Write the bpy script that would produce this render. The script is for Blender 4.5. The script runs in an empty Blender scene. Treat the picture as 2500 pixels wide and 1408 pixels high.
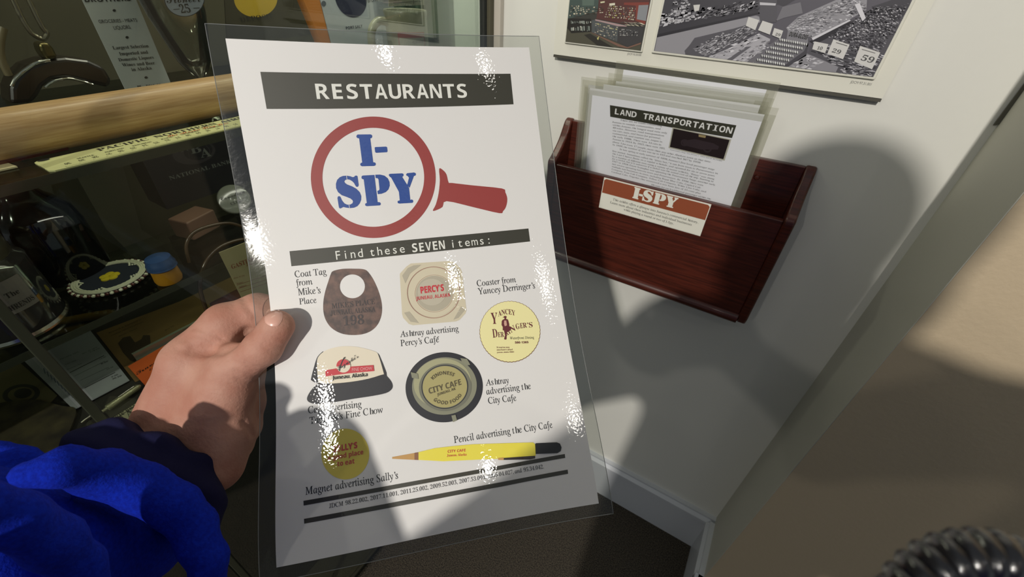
import bpy, bmesh, math, random
import numpy as np
from mathutils import Vector
from mathutils.geometry import tessellate_polygon

SC = bpy.context.scene
COL = SC.collection
EYE = 1.222                      # height of the lens over the carpet (metres)

# ------------------------------------------------------------------ camera
F_PX, PITCH, ROLL, YAW = 1022.19, 0.64969, 0.0474978, 0.52327
cp, sp = math.cos(PITCH), math.sin(PITCH)
cr, sr = math.cos(ROLL), math.sin(ROLL)
cy, sy = math.cos(YAW), math.sin(YAW)
FWD = np.array([-sy * cp, cy * cp, -sp])
_r = np.array([cy, sy, 0.0])
_u = np.cross(_r, FWD)
RGT, UPV = cr * _r + sr * _u, -sr * _r + cr * _u
ORG = np.array([0.0, 0.0, EYE])
cam = bpy.data.cameras.new('camera')
cam.sensor_width = 36.0
cam.lens = F_PX * 36.0 / 2500.0
cam.clip_start = 0.005
cam.dof.use_dof = True
cam.dof.focus_distance = 0.33
cam.dof.aperture_fstop = 15.0
camo = bpy.data.objects.new('camera', cam)
from mathutils import Matrix
camo.matrix_world = Matrix(((RGT[0], UPV[0], -FWD[0], 0), (RGT[1], UPV[1], -FWD[1], 0),
                            (RGT[2], UPV[2], -FWD[2], EYE), (0, 0, 0, 1)))
COL.objects.link(camo)
SC.camera = camo

# ------------------------------------------------------------------ light
SC.view_settings.view_transform = 'Standard'
SC.view_settings.look = 'None'
SC.view_settings.exposure = 0.0
SC.view_settings.gamma = 1.0
SC.view_settings.use_curve_mapping = False
SC.cycles.transparent_max_bounces = 24
W_ = bpy.data.worlds.new('dim_room')
SC.world = W_
W_.use_nodes = True
_bg = W_.node_tree.nodes['Background']
_bg.inputs[0].default_value = (0.84, 0.93, 1.0, 1)
_bg.inputs[1].default_value = 0.205


def spot(name, loc, target, power, size=0.04, cone=70, col=(1, 0.95, 0.865), blend=0.5):
    d = bpy.data.lights.new(name, 'SPOT')
    d.energy = power
    d.shadow_soft_size = size
    d.spot_size = math.radians(cone)
    d.spot_blend = blend
    d.color = col
    o = bpy.data.objects.new(name, d)
    o.location = Vector(loc) + Vector((0, 0, EYE))
    o.rotation_euler = (Vector(target) - Vector(loc)).to_track_quat('-Z', 'Y').to_euler()
    COL.objects.link(o)
    return o


# ceiling track spots of the gallery, positions relative to the lens
spot('track_spot', (0.38, -2.39, 1.45), (-0.05, 0.5, -0.22), 290, 0.04, 52)
spot('track_spot', (-0.95, -3.1, 1.28), (-0.05, 0.5, -0.15), 26, 0.05, 46)
spot('track_spot', (0.11, -1.37, 1.39), (-0.30, 0.6, -0.5), 3, 0.03, 80)
spot('track_spot', (1.33, -0.24, 1.40), (-0.30, 0.4, -0.5), 0.7, 0.03, 80)
spot('track_spot', (0.90, -0.74, 1.29), (-0.40, 0.4, -0.4), 2.0, 0.03, 80)
# unseen fill light added to brighten the inside of the cabinet
_l = bpy.data.lights.new('case_fill', 'AREA')
_l.shape = 'RECTANGLE'
_l.size, _l.size_y = 0.08, 0.55
_l.energy = 1.6
_l.color = (1, 0.95, 0.78)
_lo = bpy.data.objects.new('case_fill', _l)
_lo.location = (-0.60, 0.38, EYE + 0.42)
COL.objects.link(_lo)

for _n, _p, _e, _s in (('case_fill', (-0.56, 0.58, 0.22), 0.65, 0.06), ('shelf_fill', (-0.492, 0.22, -0.156), 0.10, 0.30)):  # unseen fills added to brighten the mug and the lower shelves
    _l = bpy.data.lights.new(_n, 'AREA')
    _l.shape = 'RECTANGLE'
    _l.size, _l.size_y = 0.012, _s
    _l.energy = _e
    _l.color = (1, 0.96, 0.84)
    _lo = bpy.data.objects.new(_n, _l)
    _lo.location = (_p[0], _p[1], EYE + _p[2])
    COL.objects.link(_lo)

# ------------------------------------------------------------------ helpers: rays
def ray(x, y):
    return (x - 1250) / F_PX * RGT - (y - 704) / F_PX * UPV + FWD


def onY(x, y, Y):
    d = ray(x, y)
    return ORG + d * (Y / d[1])


def onX(x, y, X):
    d = ray(x, y)
    return ORG + d * (X / d[0])


def onZ(x, y, Z):                # Z relative to the lens
    d = ray(x, y)
    return ORG + d * (Z / d[2])


def pt(x, y, z):                 # depth z along the lens axis
    return ORG + ray(x, y) * z


# ------------------------------------------------------------------ helpers: materials
def lin(c):
    c = c / 255.0
    return c / 12.92 if c <= 0.04045 else ((c + 0.055) / 1.055) ** 2.4


def rgb(r, g, b):
    return (lin(r), lin(g), lin(b), 1)


_M = {}


def mat(name, col, rough=0.5, metal=0.0, coat=0.0, spec=0.5, noise=None, bump=None, sheen=0, sss=0, film=False):
    """Principled; noise=(scale, darker colour, stretch xyz), bump=(scale, strength, distance)"""
    if name in _M:
        return _M[name]
    m = bpy.data.materials.new(name)
    m.use_nodes = True
    nt = m.node_tree
    b = nt.nodes['Principled BSDF']
    I = b.inputs
    I['Base Color'].default_value = rgb(*col)
    I['Roughness'].default_value = rough
    I['Metallic'].default_value = metal
    I['Specular IOR Level'].default_value = spec
    I['Coat Weight'].default_value = coat
    I['Coat Roughness'].default_value = 0.04
    tc = nt.nodes.new('ShaderNodeTexCoord')
    if sheen:
        I['Sheen Weight'].default_value = sheen
        I['Sheen Roughness'].default_value = 0.4
        I['Sheen Tint'].default_value = rgb(*[min(255, int(c * 1.6) + 30) for c in col])
    if sss:
        I['Subsurface Weight'].default_value = sss
        I['Subsurface Radius'].default_value = (0.006, 0.0025, 0.0015)
        I['Subsurface Scale'].default_value = 1.0
    if noise:
        sc_, c2, st = noise
        mp = nt.nodes.new('ShaderNodeMapping')
        mp.inputs['Scale'].default_value = st
        nz = nt.nodes.new('ShaderNodeTexNoise')
        nz.inputs['Scale'].default_value = sc_
        nz.inputs['Detail'].default_value = 5
        rp = nt.nodes.new('ShaderNodeValToRGB')
        rp.color_ramp.elements[0].position = 0.35
        rp.color_ramp.elements[0].color = rgb(*c2)
        rp.color_ramp.elements[1].position = 0.65
        rp.color_ramp.elements[1].color = rgb(*col)
        nt.links.new(tc.outputs['Object'], mp.inputs['Vector'])
        nt.links.new(mp.outputs[0], nz.inputs['Vector'])
        nt.links.new(nz.outputs['Fac'], rp.inputs[0])
        nt.links.new(rp.outputs[0], I['Base Color'])
    if bump:
        sc_, st, di = bump
        nz = nt.nodes.new('ShaderNodeTexNoise')
        nz.inputs['Scale'].default_value = sc_
        nz.inputs['Detail'].default_value = 3
        bp = nt.nodes.new('ShaderNodeBump')
        bp.inputs['Strength'].default_value = st
        bp.inputs['Distance'].default_value = di
        nt.links.new(tc.outputs['Object'], nz.inputs['Vector'])
        nt.links.new(nz.outputs['Fac'], bp.inputs['Height'])
        nt.links.new(bp.outputs[0], I['Normal'])
    if film:                     # crinkled laminating film over the print
        I['Coat Weight'].default_value = 1.0
        I['Coat Roughness'].default_value = 0.02
        I['Coat IOR'].default_value = 1.5
        nz = nt.nodes.new('ShaderNodeTexNoise')
        nz.inputs['Scale'].default_value = 640
        nz.inputs['Detail'].default_value = 0.5
        bp = nt.nodes.new('ShaderNodeBump')
        bp.inputs['Strength'].default_value = 0.028
        bp.inputs['Distance'].default_value = 0.001
        nt.links.new(tc.outputs['Object'], nz.inputs['Vector'])
        nt.links.new(nz.outputs['Fac'], bp.inputs['Height'])
        nt.links.new(bp.outputs[0], I['Coat Normal'])
    _M[name] = m
    return m


def clear_mat(name, tint, refl=1.0, rough=0.0, haze=0.0, haze_col=(200, 200, 200), bump=0, ior=1.45):
    """thin clear sheet: straight-through light, a Fresnel reflection and a little haze"""
    if name in _M:
        return _M[name]
    m = bpy.data.materials.new(name)
    m.use_nodes = True
    nt = m.node_tree
    nt.nodes.clear()
    out = nt.nodes.new('ShaderNodeOutputMaterial')
    tr = nt.nodes.new('ShaderNodeBsdfTransparent')
    tr.inputs[0].default_value = rgb(*tint)
    gl = nt.nodes.new('ShaderNodeBsdfGlossy')
    gl.inputs['Roughness'].default_value = rough
    fr = nt.nodes.new('ShaderNodeFresnel')
    fr.inputs[0].default_value = ior
    mu = nt.nodes.new('ShaderNodeMath')
    mu.operation = 'MULTIPLY'
    mu.inputs[1].default_value = refl
    m1 = nt.nodes.new('ShaderNodeMixShader')
    nt.links.new(fr.outputs[0], mu.inputs[0])
    nt.links.new(mu.outputs[0], m1.inputs[0])
    last = tr.outputs[0]
    if haze:
        df = nt.nodes.new('ShaderNodeBsdfDiffuse')
        df.inputs[0].default_value = rgb(*haze_col)
        m0 = nt.nodes.new('ShaderNodeMixShader')
        m0.inputs[0].default_value = haze
        nt.links.new(last, m0.inputs[1])
        nt.links.new(df.outputs[0], m0.inputs[2])
        last = m0.outputs[0]
    if bump:
        tc = nt.nodes.new('ShaderNodeTexCoord')
        nz = nt.nodes.new('ShaderNodeTexNoise')
        nz.inputs['Scale'].default_value = 260
        bp = nt.nodes.new('ShaderNodeBump')
        bp.inputs['Strength'].default_value = bump
        bp.inputs['Distance'].default_value = 0.001
        nt.links.new(tc.outputs['Object'], nz.inputs['Vector'])
        nt.links.new(nz.outputs['Fac'], bp.inputs['Height'])
        nt.links.new(bp.outputs[0], gl.inputs['Normal'])
    nt.links.new(last, m1.inputs[1])
    nt.links.new(gl.outputs[0], m1.inputs[2])
    nt.links.new(m1.outputs[0], out.inputs[0])
    _M[name] = m
    return m


# ------------------------------------------------------------------ helpers: objects
def tag(o, label=None, cat=None, group=None, kind=None):
    if label:
        o['label'] = label
    if cat:
        o['category'] = cat
    if group:
        o['group'] = group
    if kind:
        o['kind'] = kind
    return o


def empty(name, loc, label, cat, group=None):
    o = bpy.data.objects.new(name, None)
    o.empty_display_size = 0.02
    o.location = [float(v) for v in loc]
    COL.objects.link(o)
    return tag(o, label, cat, group)


class MB:
    """collects shapes into ONE mesh"""
    def __init__(s):
        s.v, s.f, s.m = [], [], []

    def add(s, vs, fs, mi=0):
        k = len(s.v)
        s.v += [tuple(float(c) for c in p) for p in vs]
        s.f += [tuple(i + k for i in f) for f in fs]
        s.m += [mi] * len(fs)
        return s

    def box(s, a, b, mi=0):
        x0, y0, z0 = a
        x1, y1, z1 = b
        return s.add([(x0, y0, z0), (x1, y0, z0), (x1, y1, z0), (x0, y1, z0), (x0, y0, z1), (x1, y0, z1), (x1, y1, z1), (x0, y1, z1)],
                     [(0, 3, 2, 1), (4, 5, 6, 7), (0, 1, 5, 4), (1, 2, 6, 5), (2, 3, 7, 6), (3, 0, 4, 7)], mi)

    def slab(s, pts, thick, mi=0):
        """polygon (3D points) pushed along the vector thick"""
        n = len(pts)
        t = np.array(thick, float)
        P = [np.array(p, float) for p in pts]
        v = P + [p + t for p in P]
        f = [tuple(range(n))[::-1], tuple(range(n, 2 * n))] + [(i, (i + 1) % n, n + (i + 1) % n, n + i) for i in range(n)]
        return s.add(v, f, mi)

    def lathe(s, prof, c, n=40, mi=0, axis=(0, 0, 1), cap=True):
        ax = np.array(axis, float)
        ax /= np.linalg.norm(ax)
        h = np.array([1.0, 0, 0]) if abs(ax[0]) < 0.9 else np.array([0, 1.0, 0])
        e1 = np.cross(ax, h)
        e1 /= np.linalg.norm(e1)
        e2 = np.cross(ax, e1)
        c = np.array(c, float)
        v, f = [], []
        for r, z in prof:
            for i in range(n):
                a = 2 * math.pi * i / n
                v.append(c + ax * z + r * (math.cos(a) * e1 + math.sin(a) * e2))
        for j in range(len(prof) - 1):
            for i in range(n):
                f.append((j * n + i, j * n + (i + 1) % n, (j + 1) * n + (i + 1) % n, (j + 1) * n + i))
        if cap:
            f.append(tuple(range(n))[::-1])
            f.append(tuple((len(prof) - 1) * n + i for i in range(n)))
        return s.add(v, f, mi)

    def tube(s, path, r, n=10, mi=0, closed=False):
        P = [np.array(p, float) for p in path]
        m = len(P)
        R = r if hasattr(r, '__len__') else [r] * m
        v, f = [], []
        prev = None
        for i in range(m):
            a = P[(i - 1) % m] if (closed or i > 0) else P[i]
            b = P[(i + 1) % m] if (closed or i < m - 1) else P[i]
            t = b - a
            t /= np.linalg.norm(t) + 1e-12
            if prev is None:
                h = np.array([0, 0, 1.0]) if abs(t[2]) < 0.9 else np.array([1.0, 0, 0])
                e1 = np.cross(t, h)
            else:
                e1 = prev - t * (prev @ t)
            e1 /= np.linalg.norm(e1) + 1e-12
            prev = e1
            e2 = np.cross(t, e1)
            for k in range(n):
                w = 2 * math.pi * k / n
                v.append(P[i] + R[i] * (math.cos(w) * e1 + math.sin(w) * e2))
        rng = m if closed else m - 1
        for i in range(rng):
            j = (i + 1) % m
            for k in range(n):
                f.append((i * n + k, i * n + (k + 1) % n, j * n + (k + 1) % n, j * n + k))
        if not closed:
            f.append(tuple(range(n))[::-1])
            f.append(tuple((m - 1) * n + k for k in range(n)))
        return s.add(v, f, mi)

    def build(s, name, mats, parent=None, smooth=False, bevel=0):
        me = bpy.data.meshes.new(name)
        me.from_pydata(s.v, [], s.f)
        for m in (mats if isinstance(mats, (list, tuple)) else [mats]):
            me.materials.append(m)
        me.polygons.foreach_set('material_index', s.m)
        bm = bmesh.new()
        bm.from_mesh(me)
        bmesh.ops.recalc_face_normals(bm, faces=bm.faces)
        bm.to_mesh(me)
        bm.free()
        if smooth:
            me.polygons.foreach_set('use_smooth', [True] * len(me.polygons))
            me.set_sharp_from_angle(angle=math.radians(45))
        o = bpy.data.objects.new(name, me)
        COL.objects.link(o)
        if bevel:
            md = o.modifiers.new('bevel', 'BEVEL')
            md.width = bevel
            md.segments = 3
            md.limit_method = 'ANGLE'
        return fit(o, parent)


def world_of(o):
    m = o.matrix_parent_inverse @ Matrix.Translation(o.location)
    return world_of(o.parent) @ m if o.parent is not None else Matrix.Translation(o.location)


def fit(o, parent):
    if parent is not None:
        o.parent = parent
        o.matrix_parent_inverse = world_of(parent).inverted()
    return o


def spline(pts, n=8, closed=False):
    """Catmull-Rom through 2D/3D points"""
    P = [np.array(p, float) for p in pts]
    m = len(P)
    out = []
    for i in range(m if closed else m - 1):
        p0 = P[(i - 1) % m] if (closed or i > 0) else P[i]
        p1, p2 = P[i], P[(i + 1) % m]
        p3 = P[(i + 2) % m] if (closed or i < m - 2) else p2
        for k in range(n):
            t = k / n
            out.append(0.5 * (2 * p1 + (p2 - p0) * t + (2 * p0 - 5 * p1 + 4 * p2 - p3) * t * t + (3 * p1 - p0 - 3 * p2 + p3) * t ** 3))
    if not closed:
        out.append(P[-1])
    return out


# ------------------------------------------------------------------ helpers: lettering
_G = {}


def _raw(body, bold=0.0):
    c = bpy.data.curves.new('lettering', 'FONT')
    c.body = body
    c.size = 1.0
    c.resolution_u = 3
    c.offset = bold
    o = bpy.data.objects.new('lettering', c)
    COL.objects.link(o)
    dg = bpy.context.evaluated_depsgraph_get()
    me = bpy.data.meshes.new_from_object(o.evaluated_get(dg))
    v = np.array([p.co[:2] for p in me.vertices]) if len(me.vertices) else np.zeros((0, 2))
    f = [tuple(p.vertices) for p in me.polygons]
    bpy.data.objects.remove(o)
    bpy.data.curves.remove(c)
    bpy.data.meshes.remove(me)
    return v, f


def _map(c, style):
    """(character, outline offset, unslant)"""
    up, lo, n = 'A' <= c <= 'Z', 'a' <= c <= 'z', '0' <= c <= '9'
    if style == 'serif':
        if up:
            return chr(0x1D434 + ord(c) - 65), 0.004, -0.27
        if lo and c != 'h':
            return chr(0x1D44E + ord(c) - 97), 0.004, -0.27
        if lo:
            return chr(0x1D41A + 7), -0.010, 0
        if n:
            return chr(0x1D7CE + ord(c) - 48), -0.010, 0
    if style == 'serifbold':
        if up:
            return chr(0x1D400 + ord(c) - 65), 0.0, 0
        if lo:
            return chr(0x1D41A + ord(c) - 97), 0.0, 0
        if n:
            return chr(0x1D7CE + ord(c) - 48), 0.0, 0
    if style == 'sansbold':
        if up:
            return chr(0x1D5D4 + ord(c) - 65), 0.0, 0
        if lo:
            return chr(0x1D5EE + ord(c) - 97), 0.0, 0
        if n:
            return chr(0x1D7EC + ord(c) - 48), 0.0, 0
    if style == 'script':
        if up:
            return chr(0x1D4D0 + ord(c) - 65), 0.0, 0
        if lo:
            return chr(0x1D4EA + ord(c) - 97), 0.0, 0
    if style == 'heavy':
        if up:
            return chr(0x1D5D4 + ord(c) - 65), 0.025, 0
        if lo:
            return chr(0x1D5EE + ord(c) - 97), 0.025, 0
        if n:
            return chr(0x1D7EC + ord(c) - 48), 0.025, 0
    return c, 0.0, 0


def glyph(c, style):
    k = (c, style)
    if k not in _G:
        if c == ' ':
            _G[k] = (np.zeros((0, 2)), [], 0.27)
        else:
            ch, off, sh = _map(c, style)
            if '|' not in _G:
                w0 = _raw('|')[0]
                _G['|'] = (w0[:, 0].max(), w0[:, 0].max() - w0[:, 0].min(), _raw('| |')[0][:, 0].max() - 2 * w0[:, 0].max() + w0[:, 0].min() - w0[:, 0].min())
                _G['sp'] = _raw('|  |')[0][:, 0].max() - _raw('| |')[0][:, 0].max()
            w, g = _raw(ch + ' |', off)
            xm = w[:, 0].max() - off
            adv = xm - _G['|'][0] - _G['sp']
            keep = w[:, 0] < xm - _G['|'][1] - 0.5 * _G['sp']
            idx = np.cumsum(keep) - 1
            f = [tuple(int(idx[i]) for i in q) for q in g if all(keep[i] for i in q)]
            v = w[keep]
            if sh and len(v):
                v = v.copy()
                v[:, 0] += sh * v[:, 1]
            _G[k] = (v, f, float(adv))
    return _G[k]


for _st in ('serif', 'serifbold', 'sansbold', 'plain'):      # read the alphabets once, while the scene is empty
    for _c in 'ABCDEFGHIJKLMNOPQRSTUVWYabcdefghijklmnopqrstuvwxyz0123456789.,’-&:“”':
        glyph(_c, _st)


def text_mesh(s, style):
    """flat glyph mesh of a line: verts (x, y), faces, width, cap height"""
    mono = style in ('mono', 'monobold')
    gs = {'mono': 'plain', 'monobold': 'sansbold'}.get(style, style)
    V, Fc, x = [], [], 0.0
    pitch = 0.62
    for ch in s:
        v, f, adv = glyph(ch, gs)
        if len(v):
            w = v.copy()
            if mono:
                cx = (v[:, 0].min() + v[:, 0].max()) / 2
                half = (v[:, 0].max() - v[:, 0].min()) / 2
                if half > pitch * 0.43:
                    w[:, 0] = cx + (w[:, 0] - cx) * pitch * 0.43 / half
                w[:, 0] += x + pitch / 2 - cx
            else:
                w[:, 0] += x
            k = len(V)
            V += [tuple(p) for p in w]
            Fc += [tuple(i + k for i in g) for g in f]
            if mono and ch == 'I':
                cx_, ht = x + pitch / 2, float(w[:, 1].max())
                for y0_, y1_ in ((0, 0.1 * ht), (0.9 * ht, ht)):
                    k = len(V)
                    V += [(cx_ - 0.2, y0_), (cx_ + 0.2, y0_), (cx_ + 0.2, y1_), (cx_ - 0.2, y1_)]
                    Fc.append((k, k + 1, k + 2, k + 3))
        x += pitch if mono else adv
    capv = glyph('H', gs)[0]
    capmax = float(capv[:, 1].max())
    V = np.array(V)
    return V, Fc, float(V[:, 0].min()), float(V[:, 0].max()), capmax


# ------------------------------------------------------------------ helpers: surfaces that carry print
class Plane:
    cell = None

    def __init__(s, o, ex, ey):
        s.o = np.array(o, float)
        s.ex = np.array(ex, float) / np.linalg.norm(ex)
        ey = np.array(ey, float)
        ey = ey - s.ex * (ey @ s.ex)
        s.ey = ey / np.linalg.norm(ey)
        s.n = np.cross(s.ex, s.ey)

    def P(s, x, y, h=0.0):
        return s.o + s.ex * x + s.ey * y + s.n * h

    def N(s, x, y):
        return s.n

    def px(s, x, y):
        d = ray(x, y)
        t = ((s.o - ORG) @ s.n) / (d @ s.n)
        q = ORG + d * t - s.o
        return np.array([q @ s.ex, q @ s.ey])


class Print:
    """flat coloured shapes lying on a surface, built as ONE mesh"""
    STEP = 0.00016

    def __init__(s, surf, base=1):
        s.s, s.base = surf, base
        s.mats, s.items, s.clip = [], [], None

    def _mi(s, m):
        if m not in s.mats:
            s.mats.append(m)
        return s.mats.index(m)

    def poly(s, pts, m, layer=0, holes=()):
        if s.clip and not holes:
            x0, y0, x1, y1 = s.clip
            for ax, lim, sg in ((0, x0, 1), (0, x1, -1), (1, y0, 1), (1, y1, -1)):
                out = []
                for i in range(len(pts)):
                    p, q = pts[i], pts[(i + 1) % len(pts)]
                    a_, b_ = (p[ax] - lim) * sg, (q[ax] - lim) * sg
                    if a_ >= 0:
                        out.append(tuple(p))
                    if (a_ >= 0) != (b_ >= 0):
                        t = a_ / (a_ - b_)
                        out.append((p[0] + (q[0] - p[0]) * t, p[1] + (q[1] - p[1]) * t))
                pts = out
                if len(pts) < 3:
                    return s
        loops = [[Vector((p[0], p[1], 0)) for p in pts]] + [[Vector((p[0], p[1], 0)) for p in h] for h in holes]
        allp = [p for l in loops for p in l]
        tris = tessellate_polygon(loops)
        s.items.append(([(p.x, p.y) for p in allp], [tuple(t) for t in tris], s._mi(m), layer))
        return s

    def ppoly(s, pts, m, layer=0, holes=(), org=(0, 0), k=1.0):
        g = lambda q: s.s.px(org[0] + q[0] / k, org[1] + q[1] / k)
        return s.poly([g(q) for q in pts], m, layer, [[g(q) for q in h] for h in holes])

    def ell(s, c, rx, ry, m, layer=0, hole=None, org=(0, 0), k=1.0, n=64, wob=0, nw=0, rot=0, a0=0, a1=360):
        """ellipse drawn from pixel centre and radii; hole = inner scale"""
        def ring(q):
            full = abs(a1 - a0) >= 360
            out = []
            for i in range(n if full else n + 1):
                a = math.radians(a0 + (a1 - a0) * i / n)
                w = q * (1 + wob * abs(math.sin(nw * a / 2)))
                dx, dy = rx * w * math.cos(a), ry * w * math.sin(a)
                out.append((c[0] + dx * math.cos(rot) - dy * math.sin(rot), c[1] + dx * math.sin(rot) + dy * math.cos(rot)))
            return out
        return s.ppoly(ring(1.0), m, layer, [ring(hole)] if hole else (), org, k)

    def line(s, pts, w, m, layer=0, org=(0, 0), k=1.0):
        """stroke of width w pixels along a pixel polyline"""
        P = [np.array(p, float) for p in pts]
        L, R = [], []
        for i, p in enumerate(P):
            t = P[min(i + 1, len(P) - 1)] - P[max(i - 1, 0)]
            t /= np.linalg.norm(t) + 1e-9
            nn = np.array([-t[1], t[0]]) * w / 2
            L.append(p + nn)
            R.append(p - nn)
        for i in range(len(P) - 1):
            s.ppoly([L[i], L[i + 1], R[i + 1], R[i]], m, layer, (), org, k)
        return s

    def text(s, body, style, p0, p1, m, layer=0, cap=None, org=(0, 0), k=1.0, squash=1.0, hgt=None):
        """a line of lettering from pixel p0 to pixel p1 on the baseline; cap = pixel at the top of the first capital"""
        a = s.s.px(org[0] + p0[0] / k, org[1] + p0[1] / k)
        b = s.s.px(org[0] + p1[0] / k, org[1] + p1[1] / k)
        h = None
        if cap is not None:
            c = s.s.px(org[0] + cap[0] / k, org[1] + cap[1] / k)
            d = (b - a) / np.linalg.norm(b - a)
            h = abs(d[0] * (c - a)[1] - d[1] * (c - a)[0])
        return s.mtext(body, style, a, b, m, layer, hgt if hgt else h, squash)

    def mtext(s, body, style, a, b, m, layer=0, h=None, squash=1.0, arc=0.0):
        V, Fc, x0, x1, capm = text_mesh(body, style)
        a, b = np.array(a, float), np.array(b, float)
        L = np.linalg.norm(b - a)
        d = (b - a) / L
        nrm = np.array([-d[1], d[0]])
        sx = L / (x1 - x0)
        sy = (h / capm) if h else sx * squash
        pts = []
        for x, y in V:
            t = (x - x0) * sx
            lift = arc * 4 * (t / L) * (1 - t / L)
            pts.append(tuple(a + d * t + nrm * (y * sy + lift)))
        s.items.append((pts, Fc, s._mi(m), layer))
        return s

    def ring_text(s, body, style, c, r, a0, a1, m, layer=0, h=None, org=(0, 0), k=1.0, ry=None, inward=False):
        """lettering round a pixel circle from angle a0 to a1 (degrees, screen sense: 0 = right, 90 = down)"""
        V, Fc, x0, x1, capm = text_mesh(body, style)
        ry = ry or r
        pts = []
        for x, y in V:
            a = math.radians(a0 + (a1 - a0) * (x - x0) / (x1 - x0))
            q = (y / capm) * h * (-1 if inward else 1)
            px_ = (c[0] + (r + q) * math.cos(a), c[1] + (ry + q) * math.sin(a))
            pts.append(tuple(s.s.px(org[0] + px_[0] / k, org[1] + px_[1] / k)))
        s.items.append((pts, Fc, s._mi(m), layer))
        return s

    def build(s, name, parent=None):
        V, Fc, Mi = [], [], []
        S_ = s.s
        for pts, fs, mi, layer in s.items:
            h = s.STEP * (s.base + layer)
            if S_.cell:
                bm = bmesh.new()
                bv = [bm.verts.new((p[0], p[1], 0)) for p in pts]
                for f in fs:
                    try:
                        bm.faces.new([bv[i] for i in f])
                    except ValueError:
                        pass
                xs = [p[0] for p in pts]
                ys = [p[1] for p in pts]
                for ax, lo, hi in ((0, min(xs), max(xs)), (1, min(ys), max(ys))):
                    kk = math.ceil(lo / S_.cell)
                    while kk * S_.cell < hi - 1e-9:
                        co, no = [0, 0, 0], [0, 0, 0]
                        co[ax], no[ax] = kk * S_.cell, 1
                        bmesh.ops.bisect_plane(bm, geom=bm.verts[:] + bm.edges[:] + bm.faces[:], plane_co=co, plane_no=no, dist=1e-7)
                        kk += 1
                bm.verts.index_update()
                pts = [(v.co.x, v.co.y) for v in bm.verts]
                fs = [tuple(v.index for v in f.verts) for f in bm.faces]
                bm.free()
            k = len(V)
            V += [S_.P(p[0], p[1], h) for p in pts]
            P2 = np.array(pts)
            for f in fs:
                a, b, c = P2[f[0]], P2[f[1]], P2[f[2]]
                ar = sum(P2[f[i]][0] * P2[f[(i + 1) % len(f)]][1] - P2[f[(i + 1) % len(f)]][0] * P2[f[i]][1] for i in range(len(f)))
                if abs(ar) < 1e-14:
                    continue
                Fc.append(tuple(i + k for i in (f if ar > 0 else f[::-1])))
                Mi.append(mi)
        me = bpy.data.meshes.new(name)
        me.from_pydata([tuple(map(float, p)) for p in V], [], Fc)
        for m in s.mats:
            me.materials.append(m)
        me.polygons.foreach_set('material_index', Mi)
        o = bpy.data.objects.new(name, me)
        COL.objects.link(o)
        return fit(o, parent)


# ------------------------------------------------------------------ helpers: smooth bodies
def smin(a, b, k):
    h = np.clip(0.5 + 0.5 * (b - a) / k, 0, 1)
    return b + (a - b) * h - k * h * (1 - h)


def capd(p, a, b, ra, rb):
    a, b = np.array(a), np.array(b)
    d = b - a
    t = np.clip(((p - a) @ d) / (d @ d), 0, 1)
    q = p - (a + t[..., None] * d)
    return np.sqrt((q * q).sum(-1)) - (ra + (rb - ra) * t)


def surface_net(fn, lo, hi, h):
    """mesh of the zero level of fn over a box"""
    lo, hi = np.array(lo, float), np.array(hi, float)
    n = np.ceil((hi - lo) / h).astype(int) + 1
    ax = [lo[i] + h * np.arange(n[i]) for i in range(3)]
    D = np.empty(n, np.float32)
    for i in range(n[0]):
        g = np.stack(np.meshgrid([ax[0][i]], ax[1], ax[2], indexing='ij'), -1)
        D[i] = fn(g)[0]
    ins = D < 0
    c = [ins[i:n[0] - 1 + i, j:n[1] - 1 + j, k:n[2] - 1 + k] for i in (0, 1) for j in (0, 1) for k in (0, 1)]
    tot = sum(x.astype(np.int8) for x in c)
    idx = np.argwhere((tot > 0) & (tot < 8))
    ids = -np.ones(n - 1, int)
    ids[tuple(idx.T)] = np.arange(len(idx))
    acc = np.zeros((len(idx), 3))
    cnt = np.zeros(len(idx))
    cor = [np.array((i, j, k)) for i in (0, 1) for j in (0, 1) for k in (0, 1)]
    for A in range(8):
        for B in range(A + 1, 8):
            if abs(cor[A] - cor[B]).sum() != 1:
                continue
            da, db = D[tuple((idx + cor[A]).T)], D[tuple((idx + cor[B]).T)]
            mk = (da < 0) != (db < 0)
            t = np.where(mk, da / np.where(mk, da - db, 1), 0)
            acc += np.where(mk[:, None], cor[A] + t[:, None] * (cor[B] - cor[A]), 0)
            cnt += mk
    V = lo + h * (idx + acc / cnt[:, None])
    faces = []
    for a in range(3):
        b, c2 = (a + 1) % 3, (a + 2) % 3
        s0 = [slice(None)] * 3
        s1 = [slice(None)] * 3
        s0[a], s1[a] = slice(0, -1), slice(1, None)
        E = np.argwhere(ins[tuple(s0)] != ins[tuple(s1)])
        E = E[(E[:, b] > 0) & (E[:, c2] > 0) & (E[:, b] < n[b] - 1) & (E[:, c2] < n[c2] - 1)]
        eb, ec = np.zeros(3, int), np.zeros(3, int)
        eb[b], ec[c2] = 1, 1
        q = np.stack([ids[tuple((E - eb - ec).T)], ids[tuple((E - ec).T)], ids[tuple(E.T)], ids[tuple((E - eb).T)]], -1)
        fl = ins[tuple(E.T)]
        q[~fl] = q[~fl][:, ::-1]
        faces.append(q)
    return V, np.concatenate(faces)


def net_object(name, V, Fq, m, parent=None):
    me = bpy.data.meshes.new(name)
    me.from_pydata([tuple(map(float, p)) for p in V], [], [tuple(map(int, f)) for f in Fq])
    for x in (m if isinstance(m, list) else [m]):
        me.materials.append(x)
    me.polygons.foreach_set('use_smooth', [True] * len(me.polygons))
    o = bpy.data.objects.new(name, me)
    COL.objects.link(o)
    return fit(o, parent)


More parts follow.
